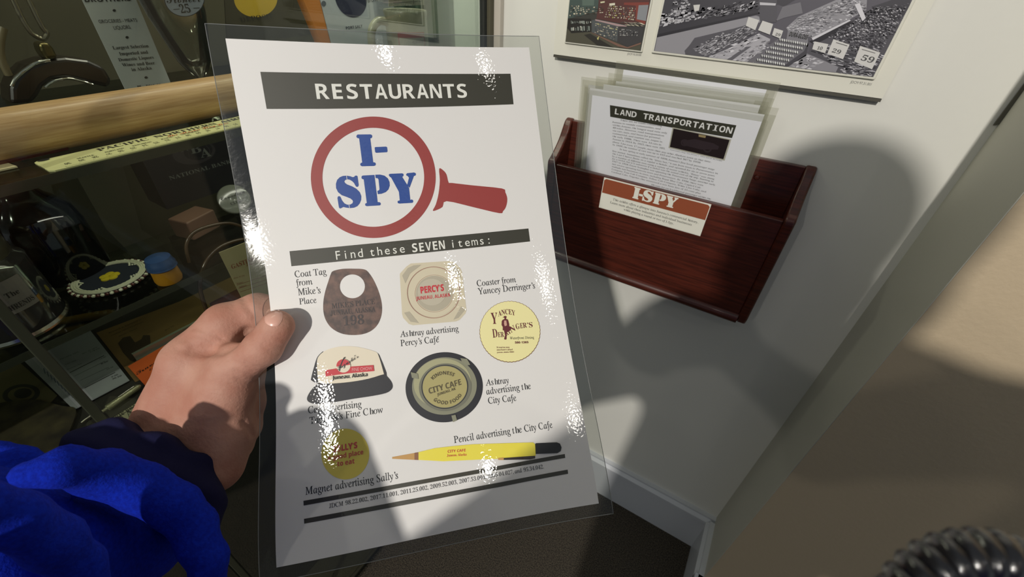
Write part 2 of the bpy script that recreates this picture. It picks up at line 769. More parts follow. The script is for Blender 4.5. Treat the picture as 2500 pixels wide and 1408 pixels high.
def trace(fn, x, y, z0=0.12, steps=60, out=0.0):
    """first point of a body met by the ray through a pixel"""
    d = ray(x, y)
    ln = np.linalg.norm(d)
    t = z0
    for _ in range(steps):
        t += (float(fn((ORG + d * t)[None])[0]) - out) / ln
    return ORG + d * t
# ================================================================== the setting
random.seed(4)
DW = 0.70                        # back wall
XS = 0.2135                      # side face of the wall return
YR = 0.548                       # front face of the wall return (the beige wall)
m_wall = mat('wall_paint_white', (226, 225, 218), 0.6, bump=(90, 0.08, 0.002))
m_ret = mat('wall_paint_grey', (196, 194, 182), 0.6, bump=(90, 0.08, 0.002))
m_beige = mat('wall_paint_beige', (198, 179, 150), 0.65, bump=(160, 0.25, 0.002))
m_base = mat('baseboard_gloss_paint', (205, 208, 214), 0.35)
m_carpet = mat('carpet_pile', (92, 83, 70), 0.95, noise=(400, (9, 8, 8), (1, 1, 1)), bump=(400, 1.0, 0.003))


def struct(o):
    o['kind'] = 'structure'
    return o


struct(MB().box((-3, -2.5, -0.05), (2.2, DW + 0.1, 0)).build('floor', m_carpet))
struct(MB().box((-0.462, DW, 0), (XS, DW + 0.1, 2.8)).build('wall_back', m_wall))
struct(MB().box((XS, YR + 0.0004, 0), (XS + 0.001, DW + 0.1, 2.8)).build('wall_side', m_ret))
struct(MB().box((XS + 0.001, YR, 0), (2.2, YR + 0.15, 2.8)).build('wall_right', m_beige))
# baseboards: plain board with a stepped cap
BT = 0.160
mb = MB()
mb.box((-0.47, DW - 0.013, 0), (XS, DW, BT - 0.022))
mb.slab([(-0.47, DW, BT - 0.022), (-0.47, DW - 0.018, BT - 0.022), (-0.47, DW - 0.018, BT - 0.014), (-0.47, DW - 0.011, BT - 0.006), (-0.47, DW - 0.011, BT), (-0.47, DW, BT)], (XS + 0.47, 0, 0))
struct(mb.build('baseboard_back', m_base))
mb = MB()
mb.box((XS - 0.013, YR - 0.013, 0), (XS, DW - 0.013, BT - 0.022))
prof = [(XS, BT - 0.022), (XS - 0.018, BT - 0.022), (XS - 0.018, BT - 0.014), (XS - 0.011, BT - 0.006), (XS - 0.011, BT), (XS, BT)]
mb.slab([(x, YR - 0.018, z) for x, z in prof], (0, DW - YR, 0))
struct(mb.build('baseboard_side', m_base))
mb = MB()
mb.box((XS - 0.013, YR - 0.013, 0), (2.2, YR, BT - 0.022))
prof = [(YR, BT - 0.022), (YR - 0.018, BT - 0.022), (YR - 0.018, BT - 0.014), (YR - 0.011, BT - 0.006), (YR - 0.011, BT), (YR, BT)]
mb.slab([(XS - 0.018, y, z) for y, z in prof], (2.2, 0, 0))
struct(mb.build('baseboard_right', m_base))
struct(MB().box((-0.470, DW - 0.012, 0), (-0.444, DW, 2.6)).build('trim_1', mat('trim_paint', (202, 194, 182), 0.5), bevel=0.002))

# ================================================================== photo panel on the wall
INK = mat('ink_black', (22, 22, 22), 0.6)
YP = DW - 0.012
a, b_, c_ = onY(1351, 133, YP), onY(2153, 242, YP), onY(2287.5, 0, YP)
zb = (a[2] + b_[2]) / 2
xl, xr = a[0], b_[0]
panel = empty('photo_panel', (xl, DW, zb), 'white display panel with two mounted historic shop photographs, on the wall above the wooden rack', 'panel')
MB().box((xl, YP, zb + 0.0005), (xr, DW - 0.004, zb + 0.52)).build('board', mat('panel_white', (228, 226, 214), 0.5), panel)
MB().box((xl, YP + 0.0005, zb - 0.0035), (xr, DW - 0.001, zb)).build('lower_edge_shade', mat('panel_edge_shade', (74, 72, 64), 0.6), panel)  # board's underside: its shade is put into the strip's dark colour
pp = Plane((xl, YP, zb), (1, 0, 0), (0, 0, 1))


def photo_mount(name, q, h=0.004):
    """raised mount of one photograph; q = pixel corners lower left and lower right, top runs out of the frame"""
    p0, p1 = onY(*q[0], YP - h), onY(*q[1], YP - h)
    z0 = (p0[2] + p1[2]) / 2
    o = MB().box((p0[0], YP - h, z0), (p1[0], YP, z0 + 0.30)).build(name, mat('mount_white', (224, 222, 210), 0.5), panel, bevel=0.0012)
    return o, Plane((p0[0], YP - h, z0), (1, 0, 0), (0, 0, 1)), p1[0] - p0[0]


def G(v, t=0):
    """print ink of a grey tone, t shifts it warm or violet"""
    return mat('print_grey_%d_%d' % (v, t), (v, max(0, v - abs(t) // 2), max(0, v + t)), 0.45)


# --- the black and white market photograph
o_bw, sb, wbw = photo_mount('market_photograph', ((1590, 129.5), (2136, 195)))
bw = Print(sb, 1)
bw.clip = (0.003, 0.003, wbw - 0.003, 0.29)
OX, OY, K = 1560, 0, 3.676
z = dict(org=(OX, OY), k=K)
bw.poly([(0.003, 0.003), (wbw - 0.003, 0.003), (wbw - 0.003, 0.29), (0.003, 0.29)], G(92, 6), 0)
Q = lambda pts, v, l=1, t=5: bw.ppoly(pts, G(v, t), l, **z)
Q([(225, -80), (1550, -80), (1400, 0), (1300, 60), (1250, 40), (1090, 85), (185, 250), (210, 90)], 70)
Q([(165, 285), (185, 240), (1090, 70), (1105, 110), (880, 175), (160, 330)], 62, 2)
Q([(140, 462), (165, 335), (880, 175), (1050, 140), (1180, 180), (960, 230), (500, 340), (430, 440), (420, 500)], 150, 2)
Q([(150, 310), (1080, 110), (1085, 122), (155, 335)], 48, 3)
Q([(1080, -60), (1240, -60), (1235, 200), (1090, 200), (1070, 100)], 88, 3)
Q([(1085, 20), (1230, 30), (1225, 50), (1085, 45)], 200, 4)
Q([(1290, 60), (1450, 20), (1470, 120), (1300, 160), (1230, 190)], 120, 3)
Q([(410, 455), (500, 355), (960, 225), (1060, 290), (880, 400), (610, 520), (420, 500)], 88, 3)
Q([(610, 520), (880, 400), (1075, 300), (1180, 350), (1130, 440), (1020, 520), (960, 565), (700, 530)], 176, 3)
Q([(780, 540), (960, 420), (1010, 415), (830, 545)], 96, 4)
Q([(960, 565), (1020, 510), (1260, 340), (1520, 380), (1500, 480), (1320, 605)], 110, 4)
Q([(1520, 380), (1530, 350), (1500, 500), (1320, 605), (1300, 590), (1480, 460)], 70, 5)
Q([(1335, 275), (1515, 320), (1520, 420), (1320, 370)], 130, 5)
Q([(1550, 340), (1890, 175), (1900, 185), (1560, 360)], 214, 6)
Q([(1320, 250), (1430, 150), (1900, -60), (2050, -60), (2040, 90), (1890, 175), (1560, 340), (1340, 280)], 150, 3)
Q([(1560, 360), (1900, 185), (2260, 0), (2440, 0), (2100, 690), (1530, 620), (1520, 480)], 84, 3)
Q([(1530, 370), (1900, 190), (1930, 215), (1580, 400)], 40, 4)
Q([(2090, 60), (2440, -60), (2430, 60), (2330, 200)], 66, 4)
Q([(1330, 605), (1510, 480), (1700, 560), (1790, 600), (1760, 660)], 140, 5)
Q([(1935, 40), (1980, 25), (2035, 160), (2005, 190)], 218, 8)
rnd = random.Random(11)


def heap(quad, nu, nv, tones, sz, layer):
    """a stock of small goods: tilted dabs over a four-cornered area"""
    q = [np.array(p, float) for p in quad]
    for i in range(nu):
        for j in range(nv):
            u, v = (i + rnd.random()) / nu, (j + rnd.random()) / nv
            c = (q[0] * (1 - u) + q[1] * u) * (1 - v) + (q[3] * (1 - u) + q[2] * u) * v
            e1 = (q[1] - q[0]) / nu * sz * (0.6 + 0.7 * rnd.random())
            e2 = (q[3] - q[0]) / nv * sz * (0.5 + 0.6 * rnd.random())
            w = rnd.uniform(-0.5, 0.5)
            e1 = e1 + e2 * w
            bw.ppoly([c - e1 / 2 - e2 / 2, c + e1 / 2 - e2 / 2.6, c + e1 / 2.4 + e2 / 2, c - e1 / 2.2 + e2 / 2.2], G(rnd.choice(tones), 5), layer, **z)


heap([(480, 440), (600, 500), (900, 340), (760, 290)], 9, 13, [215, 190, 160, 60, 120], 0.9, 6)
heap([(800, 320), (880, 390), (1050, 290), (950, 225)], 8, 9, [120, 100, 70, 150], 0.9, 6)
heap([(640, 500), (780, 530), (1120, 330), (1070, 300)], 4, 8, [200, 180, 160, 210], 0.8, 5)
heap([(840, 540), (960, 560), (1190, 400), (1150, 350)], 5, 9, [205, 190, 120, 170], 0.8, 6)
for r_ in range(7):              # rows of little bottles
    y0 = 345 + r_ * 36
    for i in range(13):
        t = i / 12
        x = 1260 - r_ * 40 + t * 235
        y = y0 + t * 42
        bw.ppoly([(x, y), (x + 10, y - 4), (x + 14, y + 16), (x + 4, y + 20)], G(rnd.choice([225, 205, 235])), 7, **z)
        bw.ppoly([(x - 5, y + 8), (x + 2, y + 4), (x + 6, y + 24), (x - 2, y + 28)], G(36), 6, **z)
heap([(1440, 150), (1330, 260), (1560, 330), (1900, 160)], 11, 12, [205, 225, 150, 100, 180], 0.75, 6)
heap([(1650, 60), (1900, 160), (2040, 80), (1960, -50)], 8, 9, [200, 150, 90, 215], 0.7, 6)
heap([(1700, 330), (2100, 560), (2330, 200), (1960, 190)], 16, 16, [150, 60, 112, 190, 40, 90], 0.8, 6)
heap([(1980, 180), (2290, 330), (2420, 30), (2120, 70)], 13, 13, [100, 60, 80, 140, 50], 0.9, 5)
heap([(1560, 470), (1820, 560), (1860, 470), (1600, 420)], 6, 4, [200, 50, 120], 0.8, 7)
heap([(1780, 660), (2080, 690), (2130, 560), (1880, 560)], 8, 7, [205, 60, 180, 130], 0.85, 6)
heap([(560, 130), (700, 150), (1080, 70), (900, 10)], 9, 9, [60, 120, 40, 170, 90], 0.9, 6)
heap([(205, 220), (440, 190), (560, 120), (220, 110)], 6, 5, [190, 205, 110, 170], 1.0, 6)
heap([(290, 110), (450, 100), (470, -60), (330, -60)], 5, 7, [150, 70, 190, 100], 1.0, 6)
heap([(1350, 590), (1500, 640), (1640, 560), (1520, 500)], 5, 5, [190, 160, 205], 1.0, 6)


heap([(160, 240), (1080, 75), (1080, 20), (220, 110)], 26, 4, [66, 120, 50, 180, 90, 205], 1.0, 5)
heap([(1700, 320), (2110, 540), (2400, 60), (2120, 60)], 24, 24, [110, 48, 84, 150, 36, 66, 200], 0.75, 7)
heap([(1560, 370), (1700, 560), (2080, 680), (2200, 500)], 14, 9, [150, 60, 190, 84, 210], 0.8, 7)
heap([(1330, 270), (1430, 160), (1900, -40), (2030, 60)], 20, 12, [215, 160, 225, 110, 190, 80], 0.7, 7)
heap([(490, 445), (610, 505), (1060, 290), (960, 225)], 22, 12, [210, 160, 100, 60, 190, 130], 0.85, 7)


def card(c, l=9):
    bw.ppoly(c, G(214, -4), l, **z)


card([(985, 150), (1080, 180), (1045, 270), (960, 230)])
card([(1110, 185), (1205, 215), (1175, 310), (1070, 270)])
card([(1215, 250), (1295, 275), (1270, 345), (1195, 315)])
card([(1575, 370), (1700, 395), (1670, 475), (1555, 440)])
card([(1745, 350), (1890, 400), (1830, 530), (1690, 480)])
card([(1985, 410), (2165, 470), (2090, 620), (1930, 550)])
card([(490, 45), (550, 40), (540, 95), (500, 100)])
bw.text('59', 'serifbold', (1985, 535), (2090, 565), G(80), 11, cap=(2005, 485), **z)
bw.text('29', 'serifbold', (1728, 465), (1800, 485), G(80), 11, cap=(1740, 430), **z)
bw.text('10', 'serifbold', (1595, 440), (1640, 448), G(80), 11, cap=(1600, 412), **z)
bw.text('29', 'serifbold', (1222, 315), (1265, 325), G(90), 11, cap=(1230, 293), **z)
bw.text('DURA-GLOSS', 'sansbold', (1345, 320), (1505, 352), G(45), 11, cap=(1355, 280), **z)
bw.line([(2000, 440), (2120, 475)], 5, G(110), 11, **z)
bw.line([(1770, 380), (1870, 410)], 6, G(110), 11, **z)
bw.build('picture', o_bw)
cap1 = Print(pp, 1)
cap1.text('JDCM 97.31.001', 'plain', (1893, 745), (2080, 768), G(90), 0, cap=(1897, 722), **z)
cap1.build('caption', panel)

# --- the tinted shop photograph
o_ct, sc_, wct = photo_mount('shop_photograph', ((1377.5, 105.5), (1567, 128)))
bw = Print(sc_, 1)
bw.clip = (0.002, 0.002, wct - 0.002, 0.29)
z = dict(org=(1360, 0), k=9.389)


def T(r, g, b):
    return mat('print_tint_%d_%d_%d' % (r, g, b), (r, g, b), 0.45)


def Q(pts, c, l=1):
    bw.ppoly(pts, T(*c), l, **z)


bw.poly([(0.002, 0.002), (wct - 0.002, 0.002), (wct - 0.002, 0.29), (0.002, 0.29)], T(66, 66, 62), 0)
Q([(270, -60), (960, -60), (940, 260), (300, 420), (250, 420)], (74, 88, 84))
Q([(580, -60), (860, -60), (850, 130), (580, 130)], (96, 112, 104), 2)
Q([(960, -60), (2140, -60), (2060, 480), (1580, 560), (900, 430), (940, 200)], (92, 58, 56))
Q([(1540, 60), (2110, 50), (2020, 560), (1800, 470), (1810, 130), (1530, 110)], (132, 66, 58), 2)
Q([(1875, 120), (2100, 110), (2040, 480), (1830, 440)], (142, 144, 150), 3)
Q([(250, 420), (780, 430), (780, 720), (330, 760), (240, 640)], (44, 42, 40), 2)
Q([(800, 470), (900, 440), (1590, 580), (1410, 620), (1380, 960), (800, 740)], (86, 90, 92), 3)
Q([(880, 440), (1600, 590), (1600, 610), (1400, 600), (880, 470)], (176, 150, 150), 4)
Q([(1410, 620), (2000, 590), (1940, 960), (1620, 1070), (1370, 960)], (66, 64, 66), 2)
Q([(230, 650), (340, 760), (760, 730), (1400, 980), (1600, 1080), (1930, 980), (1900, 1160), (190, 960)], (84, 82, 70), 1)
Q([(620, 800), (760, 770), (1300, 1090), (950, 1060)], (52, 50, 46), 2)
Q([(760, 735), (800, 745), (1440, 1020), (1620, 1080), (1930, 970), (1920, 1010), (1620, 1110), (1400, 1060)], (128, 96, 84), 3)


def heapc(quad, nu, nv, tones, sz, layer):
    q = [np.array(p, float) for p in quad]
    for i in range(nu):
        for j in range(nv):
            u, v = (i + rnd.random()) / nu, (j + 0.5 + 0.2 * rnd.random()) / nv
            c = (q[0] * (1 - u) + q[1] * u) * (1 - v) + (q[3] * (1 - u) + q[2] * u) * v
            e1 = (q[1] - q[0]) / nu * sz * (0.4 + 0.8 * rnd.random())
            e2 = (q[3] - q[0]) / nv * sz * (0.4 + 0.6 * rnd.random())
            bw.ppoly([c - e1 / 2 - e2 / 2, c + e1 / 2 - e2 / 2.2, c + e1 / 2.4 + e2 / 2, c - e1 / 2 + e2 / 2], T(*rnd.choice(tones)), layer, **z)


P1 = [(190, 180, 160), (210, 202, 180), (150, 140, 130), (90, 84, 80)]
heapc([(1170, 110), (1500, 130), (1490, 430), (1100, 400)], 8, 6, P1 + [(170, 170, 90)], 0.8, 6)
heapc([(1520, 150), (1810, 170), (1780, 470), (1500, 430)], 7, 6, P1 + [(190, 110, 96)], 0.8, 6)
heapc([(290, 110), (560, 120), (560, 380), (280, 370)], 6, 6, P1 + [(70, 80, 80)] * 3, 0.8, 6)
heapc([(600, 150), (1060, 130), (1060, 300), (600, 330)], 8, 4, P1 + [(74, 70, 60)] * 3, 0.7, 6)
heapc([(310, 460), (780, 450), (780, 540), (320, 550)], 12, 1, [(150, 156, 150), (110, 118, 112), (196, 196, 186)], 0.85, 6)
heapc([(340, 590), (780, 580), (770, 690), (350, 720)], 11, 1, [(150, 156, 150), (120, 128, 122), (196, 196, 186)], 0.85, 6)
heapc([(880, 520), (1390, 600), (1370, 690), (880, 590)], 10, 2, P1 + [(196, 190, 140)], 0.8, 6)
heapc([(880, 620), (1380, 720), (1360, 940), (880, 760)], 12, 4, P1 + [(80, 82, 84)] * 4, 0.8, 6)
heapc([(1370, 480), (1990, 510), (1980, 610), (1600, 590)], 10, 2, P1, 0.9, 6)
heapc([(1480, 650), (1880, 690), (1850, 820), (1420, 820)], 8, 4, [(120, 120, 122), (160, 158, 156), (84, 84, 86)], 0.8, 6)
Q([(1205, 80), (1335, 65), (1335, 120), (1210, 130)], (220, 216, 196), 7)
Q([(1000, 40), (1100, 25), (1100, 60), (1005, 75)], (214, 208, 176), 7)
Q([(920, 880), (975, 820), (950, 920)], (206, 198, 130), 7)
bw.build('picture', o_ct)
cap2 = Print(pp, 1)
cap2.text('JDCM 90.58.008', 'plain', (1607, 1255), (1925, 1285), G(90), 0, cap=(1615, 1208), **z)
cap2.build('caption', panel)

# thin plate at the far right of the wall, running out of the frame
pa, pb = onY(2432, 303, DW - 0.004), onY(2476, 262, DW - 0.004)
MBp = MB().slab([onY(2425, 306, DW - 0.003), onY(2448, 303, DW - 0.003), onY(2600, 100, DW - 0.003), onY(2582, 96, DW - 0.003)], (0, 0.002, 0))
tag(MBp.build('corner_plate', mat('plate_dark', (92, 90, 80), 0.5)), 'narrow dark strip standing against the wall corner above the grey wall return', 'strip')

# ================================================================== wooden wall rack
YB, YF = DW, 0.640
m_wood = mat('mahogany', (86, 35, 23), 0.36, noise=(9, (60, 24, 16), (2, 6, 40)), coat=0.25)
XL, XR = -0.3085, 0.0715
ZT, ZB, ZF = EYE - 0.1985, EYE - 0.447, EYE - 0.2615
rack = empty('wall_rack', (0, YB, ZB), 'dark red-brown wooden wall rack holding laminated sheets', 'rack')
side = [(YB, ZB), (YB, ZT)] + [tuple(p) for p in spline([(YB - 0.006, ZT), (YB - 0.014, ZT - 0.006), (YB - 0.030, ZT - 0.030), (YB - 0.052, ZT - 0.050), (YF - 0.004, ZF + 0.004), (YF - 0.004, ZF - 0.012)], 5)] + [(YF - 0.004, ZB + 0.012), (YF + 0.002, ZB)]
for x0 in (XL, XR - 0.014):
    MB().slab([(x0, y, zz) for y, zz in side], (0.014, 0, 0)).build('side_panel', m_wood, rack, smooth=True, bevel=0.003)
MB().box((XL + 0.014, YB - 0.010, ZB), (XR - 0.014, YB - 0.0005, ZT - 0.002)).build('back_panel', m_wood, rack, bevel=0.001)
MB().box((XL + 0.014, YF, ZB + 0.004), (XR - 0.014, YF + 0.010, ZF)).build('front_panel', m_wood, rack, bevel=0.0015)
MB().box((XL + 0.014, YF + 0.010, ZB), (XR - 0.014, YB - 0.010, ZB + 0.010)).build('bottom_panel', m_wood, rack)
MB().tube([(XL + 0.014, YF + 0.003, ZB + 0.008), (XR - 0.014, YF + 0.003, ZB + 0.008)], 0.0095, 16).build('bottom_rail', m_wood, rack, smooth=True)
sc1 = onY(1848, 432, YB - 0.010)
MB().lathe([(0.0001, 0.0035), (0.003, 0.003), (0.0042, 0.001), (0.0042, 0)][::-1], sc1, 16, axis=(0, -1, 0)).build('plug', m_wood, rack, smooth=True)

# label card on the rack front
YL = YF - 0.0012
lab_pl = Plane(onY(1462, 506, YL), (1, 0, 0), (0, 0, 1))
LK = dict(org=(1455, 425), k=8.62)
LPX = lambda x, y: lab_pl.px(1455 + x / 8.62, 425 + y / 8.62)
tl, tr, br, bl = LPX(185, 65), LPX(2425, 650), LPX(2190, 1312), LPX(58, 705)
w_l, h_l = (br[0] + tr[0]) / 2, (tl[1] + tr[1]) / 2
card_l = MB().box((bl[0] + lab_pl.o[0], YL, lab_pl.o[2]), (lab_pl.o[0] + w_l, YF, lab_pl.o[2] + h_l)).build('label_card', mat('card_white', (236, 234, 222), 0.45), rack)
lp = Print(lab_pl, 1)
hb = (LPX(120, 385)[1] + LPX(2305, 968)[1]) / 2
hb0 = (LPX(70, 690)[1] + LPX(2180, 1290)[1]) / 2
m_brown = mat('print_rust_brown', (150, 78, 50), 0.45)
lp.poly([(0.001, hb), (w_l - 0.001, hb), (w_l - 0.001, h_l - 0.004), (w_l - 0.004, h_l - 0.0015), (0.004, h_l - 0.0015), (0.001, h_l - 0.004)], m_brown)
lp.poly([(0.001, 0.0008), (w_l - 0.001, 0.0008), (w_l - 0.001, hb0), (0.001, hb0)], mat('print_dark_brown', (80, 40, 28), 0.45))
lp.text('This exhibit offers a glimpse into Juneau’s commercial history.', 'serif', (355, 545), (2150, 1040), INK, 1, **LK)
lp.text('Learn more about these industries and individual businesses', 'serif', (298, 608), (2010, 1083), INK, 1, **LK)
lp.text('while playing a round or two of I-Spy.', 'serif', (580, 757), (1635, 1062), INK, 1, **LK)

# stencil letters, traced once
ST = {
    'I': [(470, 150), (480, 128), (500, 122), (700, 120), (722, 130), (730, 152), (722, 176), (697, 188), (745, 575), (775, 580), (790, 603), (780, 628), (755, 637), (560, 642), (537, 628), (532, 605), (545, 587), (565, 580), (515, 185), (490, 182), (474, 170)],
    '-': [(768, 340), (780, 328), (955, 320), (972, 330), (980, 395), (970, 412), (795, 422), (778, 412)],
    'S': [(433, 815), (447, 797), (470, 793), (488, 803), (508, 950), (498, 975), (478, 980), (460, 968), (430, 915), (400, 885), (360, 862), (320, 855), (285, 868), (272, 890), (285, 915), (320, 940), (400, 970), (470, 1010), (525, 1065), (550, 1130), (548, 1190), (525, 1250), (485, 1295), (430, 1320), (360, 1327), (300, 1318), (255, 1308), (225, 1325), (205, 1333), (190, 1325), (183, 1305), (160, 1160), (170, 1135), (190, 1130), (208, 1140), (235, 1200), (275, 1250), (320, 1270), (370, 1268), (405, 1248), (415, 1220), (405, 1195), (370, 1168), (300, 1140), (230, 1115), (170, 1065), (138, 1000), (135, 930), (155, 865), (200, 820), (250, 800), (310, 795), (370, 805), (410, 820)],
    'P': [(552, 820), (560, 800), (580, 793), (765, 783), (818, 1228), (850, 1230), (868, 1245), (868, 1270), (850, 1282), (640, 1295), (617, 1285), (612, 1262), (622, 1248), (640, 1242), (590, 858), (570, 852), (556, 840)],
    'p': [(778, 780), (860, 778), (930, 795), (985, 840), (1012, 900), (1015, 960), (995, 1020), (950, 1065), (880, 1092), (820, 1098), (813, 1045), (840, 1035), (848, 1015), (832, 860), (818, 838), (785, 835)],
    'Y': [(998, 785), (1008, 770), (1030, 765), (1215, 757), (1238, 765), (1243, 785), (1238, 802), (1220, 815), (1310, 960), (1332, 1000), (1352, 1190), (1380, 1185), (1398, 1200), (1400, 1225), (1385, 1240), (1175, 1253), (1150, 1245), (1142, 1225), (1150, 1208), (1180, 1200), (1165, 1060), (1040, 830), (1015, 812)],
    'y': [(1282, 775), (1300, 755), (1415, 743), (1440, 755), (1445, 775), (1435, 795), (1412, 800), (1340, 995), (1300, 950), (1330, 830), (1310, 803), (1290, 795)],
}
# upright outlines: undo the lean and slope of the traced view
def upright(pts, dx=0.0):
    out = []
    for x, y in pts:
        yy = y + (x - 800) * 0.065 * 0.85
        xx = x - (yy - 1300) * 0.125
        out.append((xx + dx, 1300 - yy))
    return out


stl = {k_: upright(v_) for k_, v_ in ST.items()}
i0 = min(y for x, y in stl['I'])
sx0 = min(x for x, y in stl['S'])
hw = [x for x, y in stl['-']]
stl['-'] = [((x - max(hw)) * 0.8 + sx0 + 5, (y - i0) - 30) for x, y in stl['-']]
hx0, ix1 = min(x for x, y in stl['-']), max(x for x, y in stl['I'])
stl['I'] = [(x - ix1 + hx0 + 25, y - i0) for x, y in stl['I']]
allx = [x for v_ in stl.values() for x, y in v_]
s0, s1 = min(allx), max(allx)
la, lb = LPX(760, 500), LPX(1612, 722)
lbase = (la[1] + lb[1]) / 2
lk = (lb[0] - la[0] + 0.0045) / (s1 - s0)
lh = (LPX(820, 260)[1] + LPX(1720, 495)[1]) / 2 - lbase
ltop = max(y for v_ in stl.values() for x, y in v_)
for v_ in stl.values():
    lp.poly([(la[0] + (x - s0) * lk, lbase + max(y, 0) * lh / ltop) for x, y in v_], _M['card_white'], 2)
lp.build('lettering', card_l)

# ================================================================== laminated sheets in the rack
m_paper = mat('paper_white', (226, 227, 232), 0.5)
m_pouch2 = clear_mat('pouch_clear_stack', (232, 232, 226), 0.6, 0.06, 0.10, (220, 220, 205))
m_ink2 = mat('print_text_black', (30, 30, 32), 0.5)
m_band = mat('print_olive_black', (54, 54, 44), 0.45)
RS = [  # top-left px, top-right px of the pouch, depth Y at the top, at the bottom, margins left/top, label
    ((1428, 212), (1895, 282), 0.6400, 0.6560, 'white laminated sheet headed LAND TRANSPORTATION at the front of the wooden rack', 'front'),
    ((1422, 196), (1903, 262), 0.6480, 0.6640, 'laminated sheet directly behind the LAND TRANSPORTATION sheet, showing at its left and top edges', ''),
    ((1455, 190), (1893, 236), 0.6560, 0.6700, 'laminated sheet in the rack whose white top edge stands just above the two front sheets', ''),
    ((1419, 190), (1880, 246), 0.6640, 0.6750, 'laminated sheet in the rack that reaches farthest left, behind the front sheets', ''),
    ((1486, 180), (1878, 226), 0.6720, 0.6800, 'laminated sheet just in front of the tallest sheet in the rack', ''),
    ((1505, 149), (1907, 202), 0.6790, 0.6855, 'tallest laminated sheet at the back of the rack, its white top over the panel edge', ''),
]
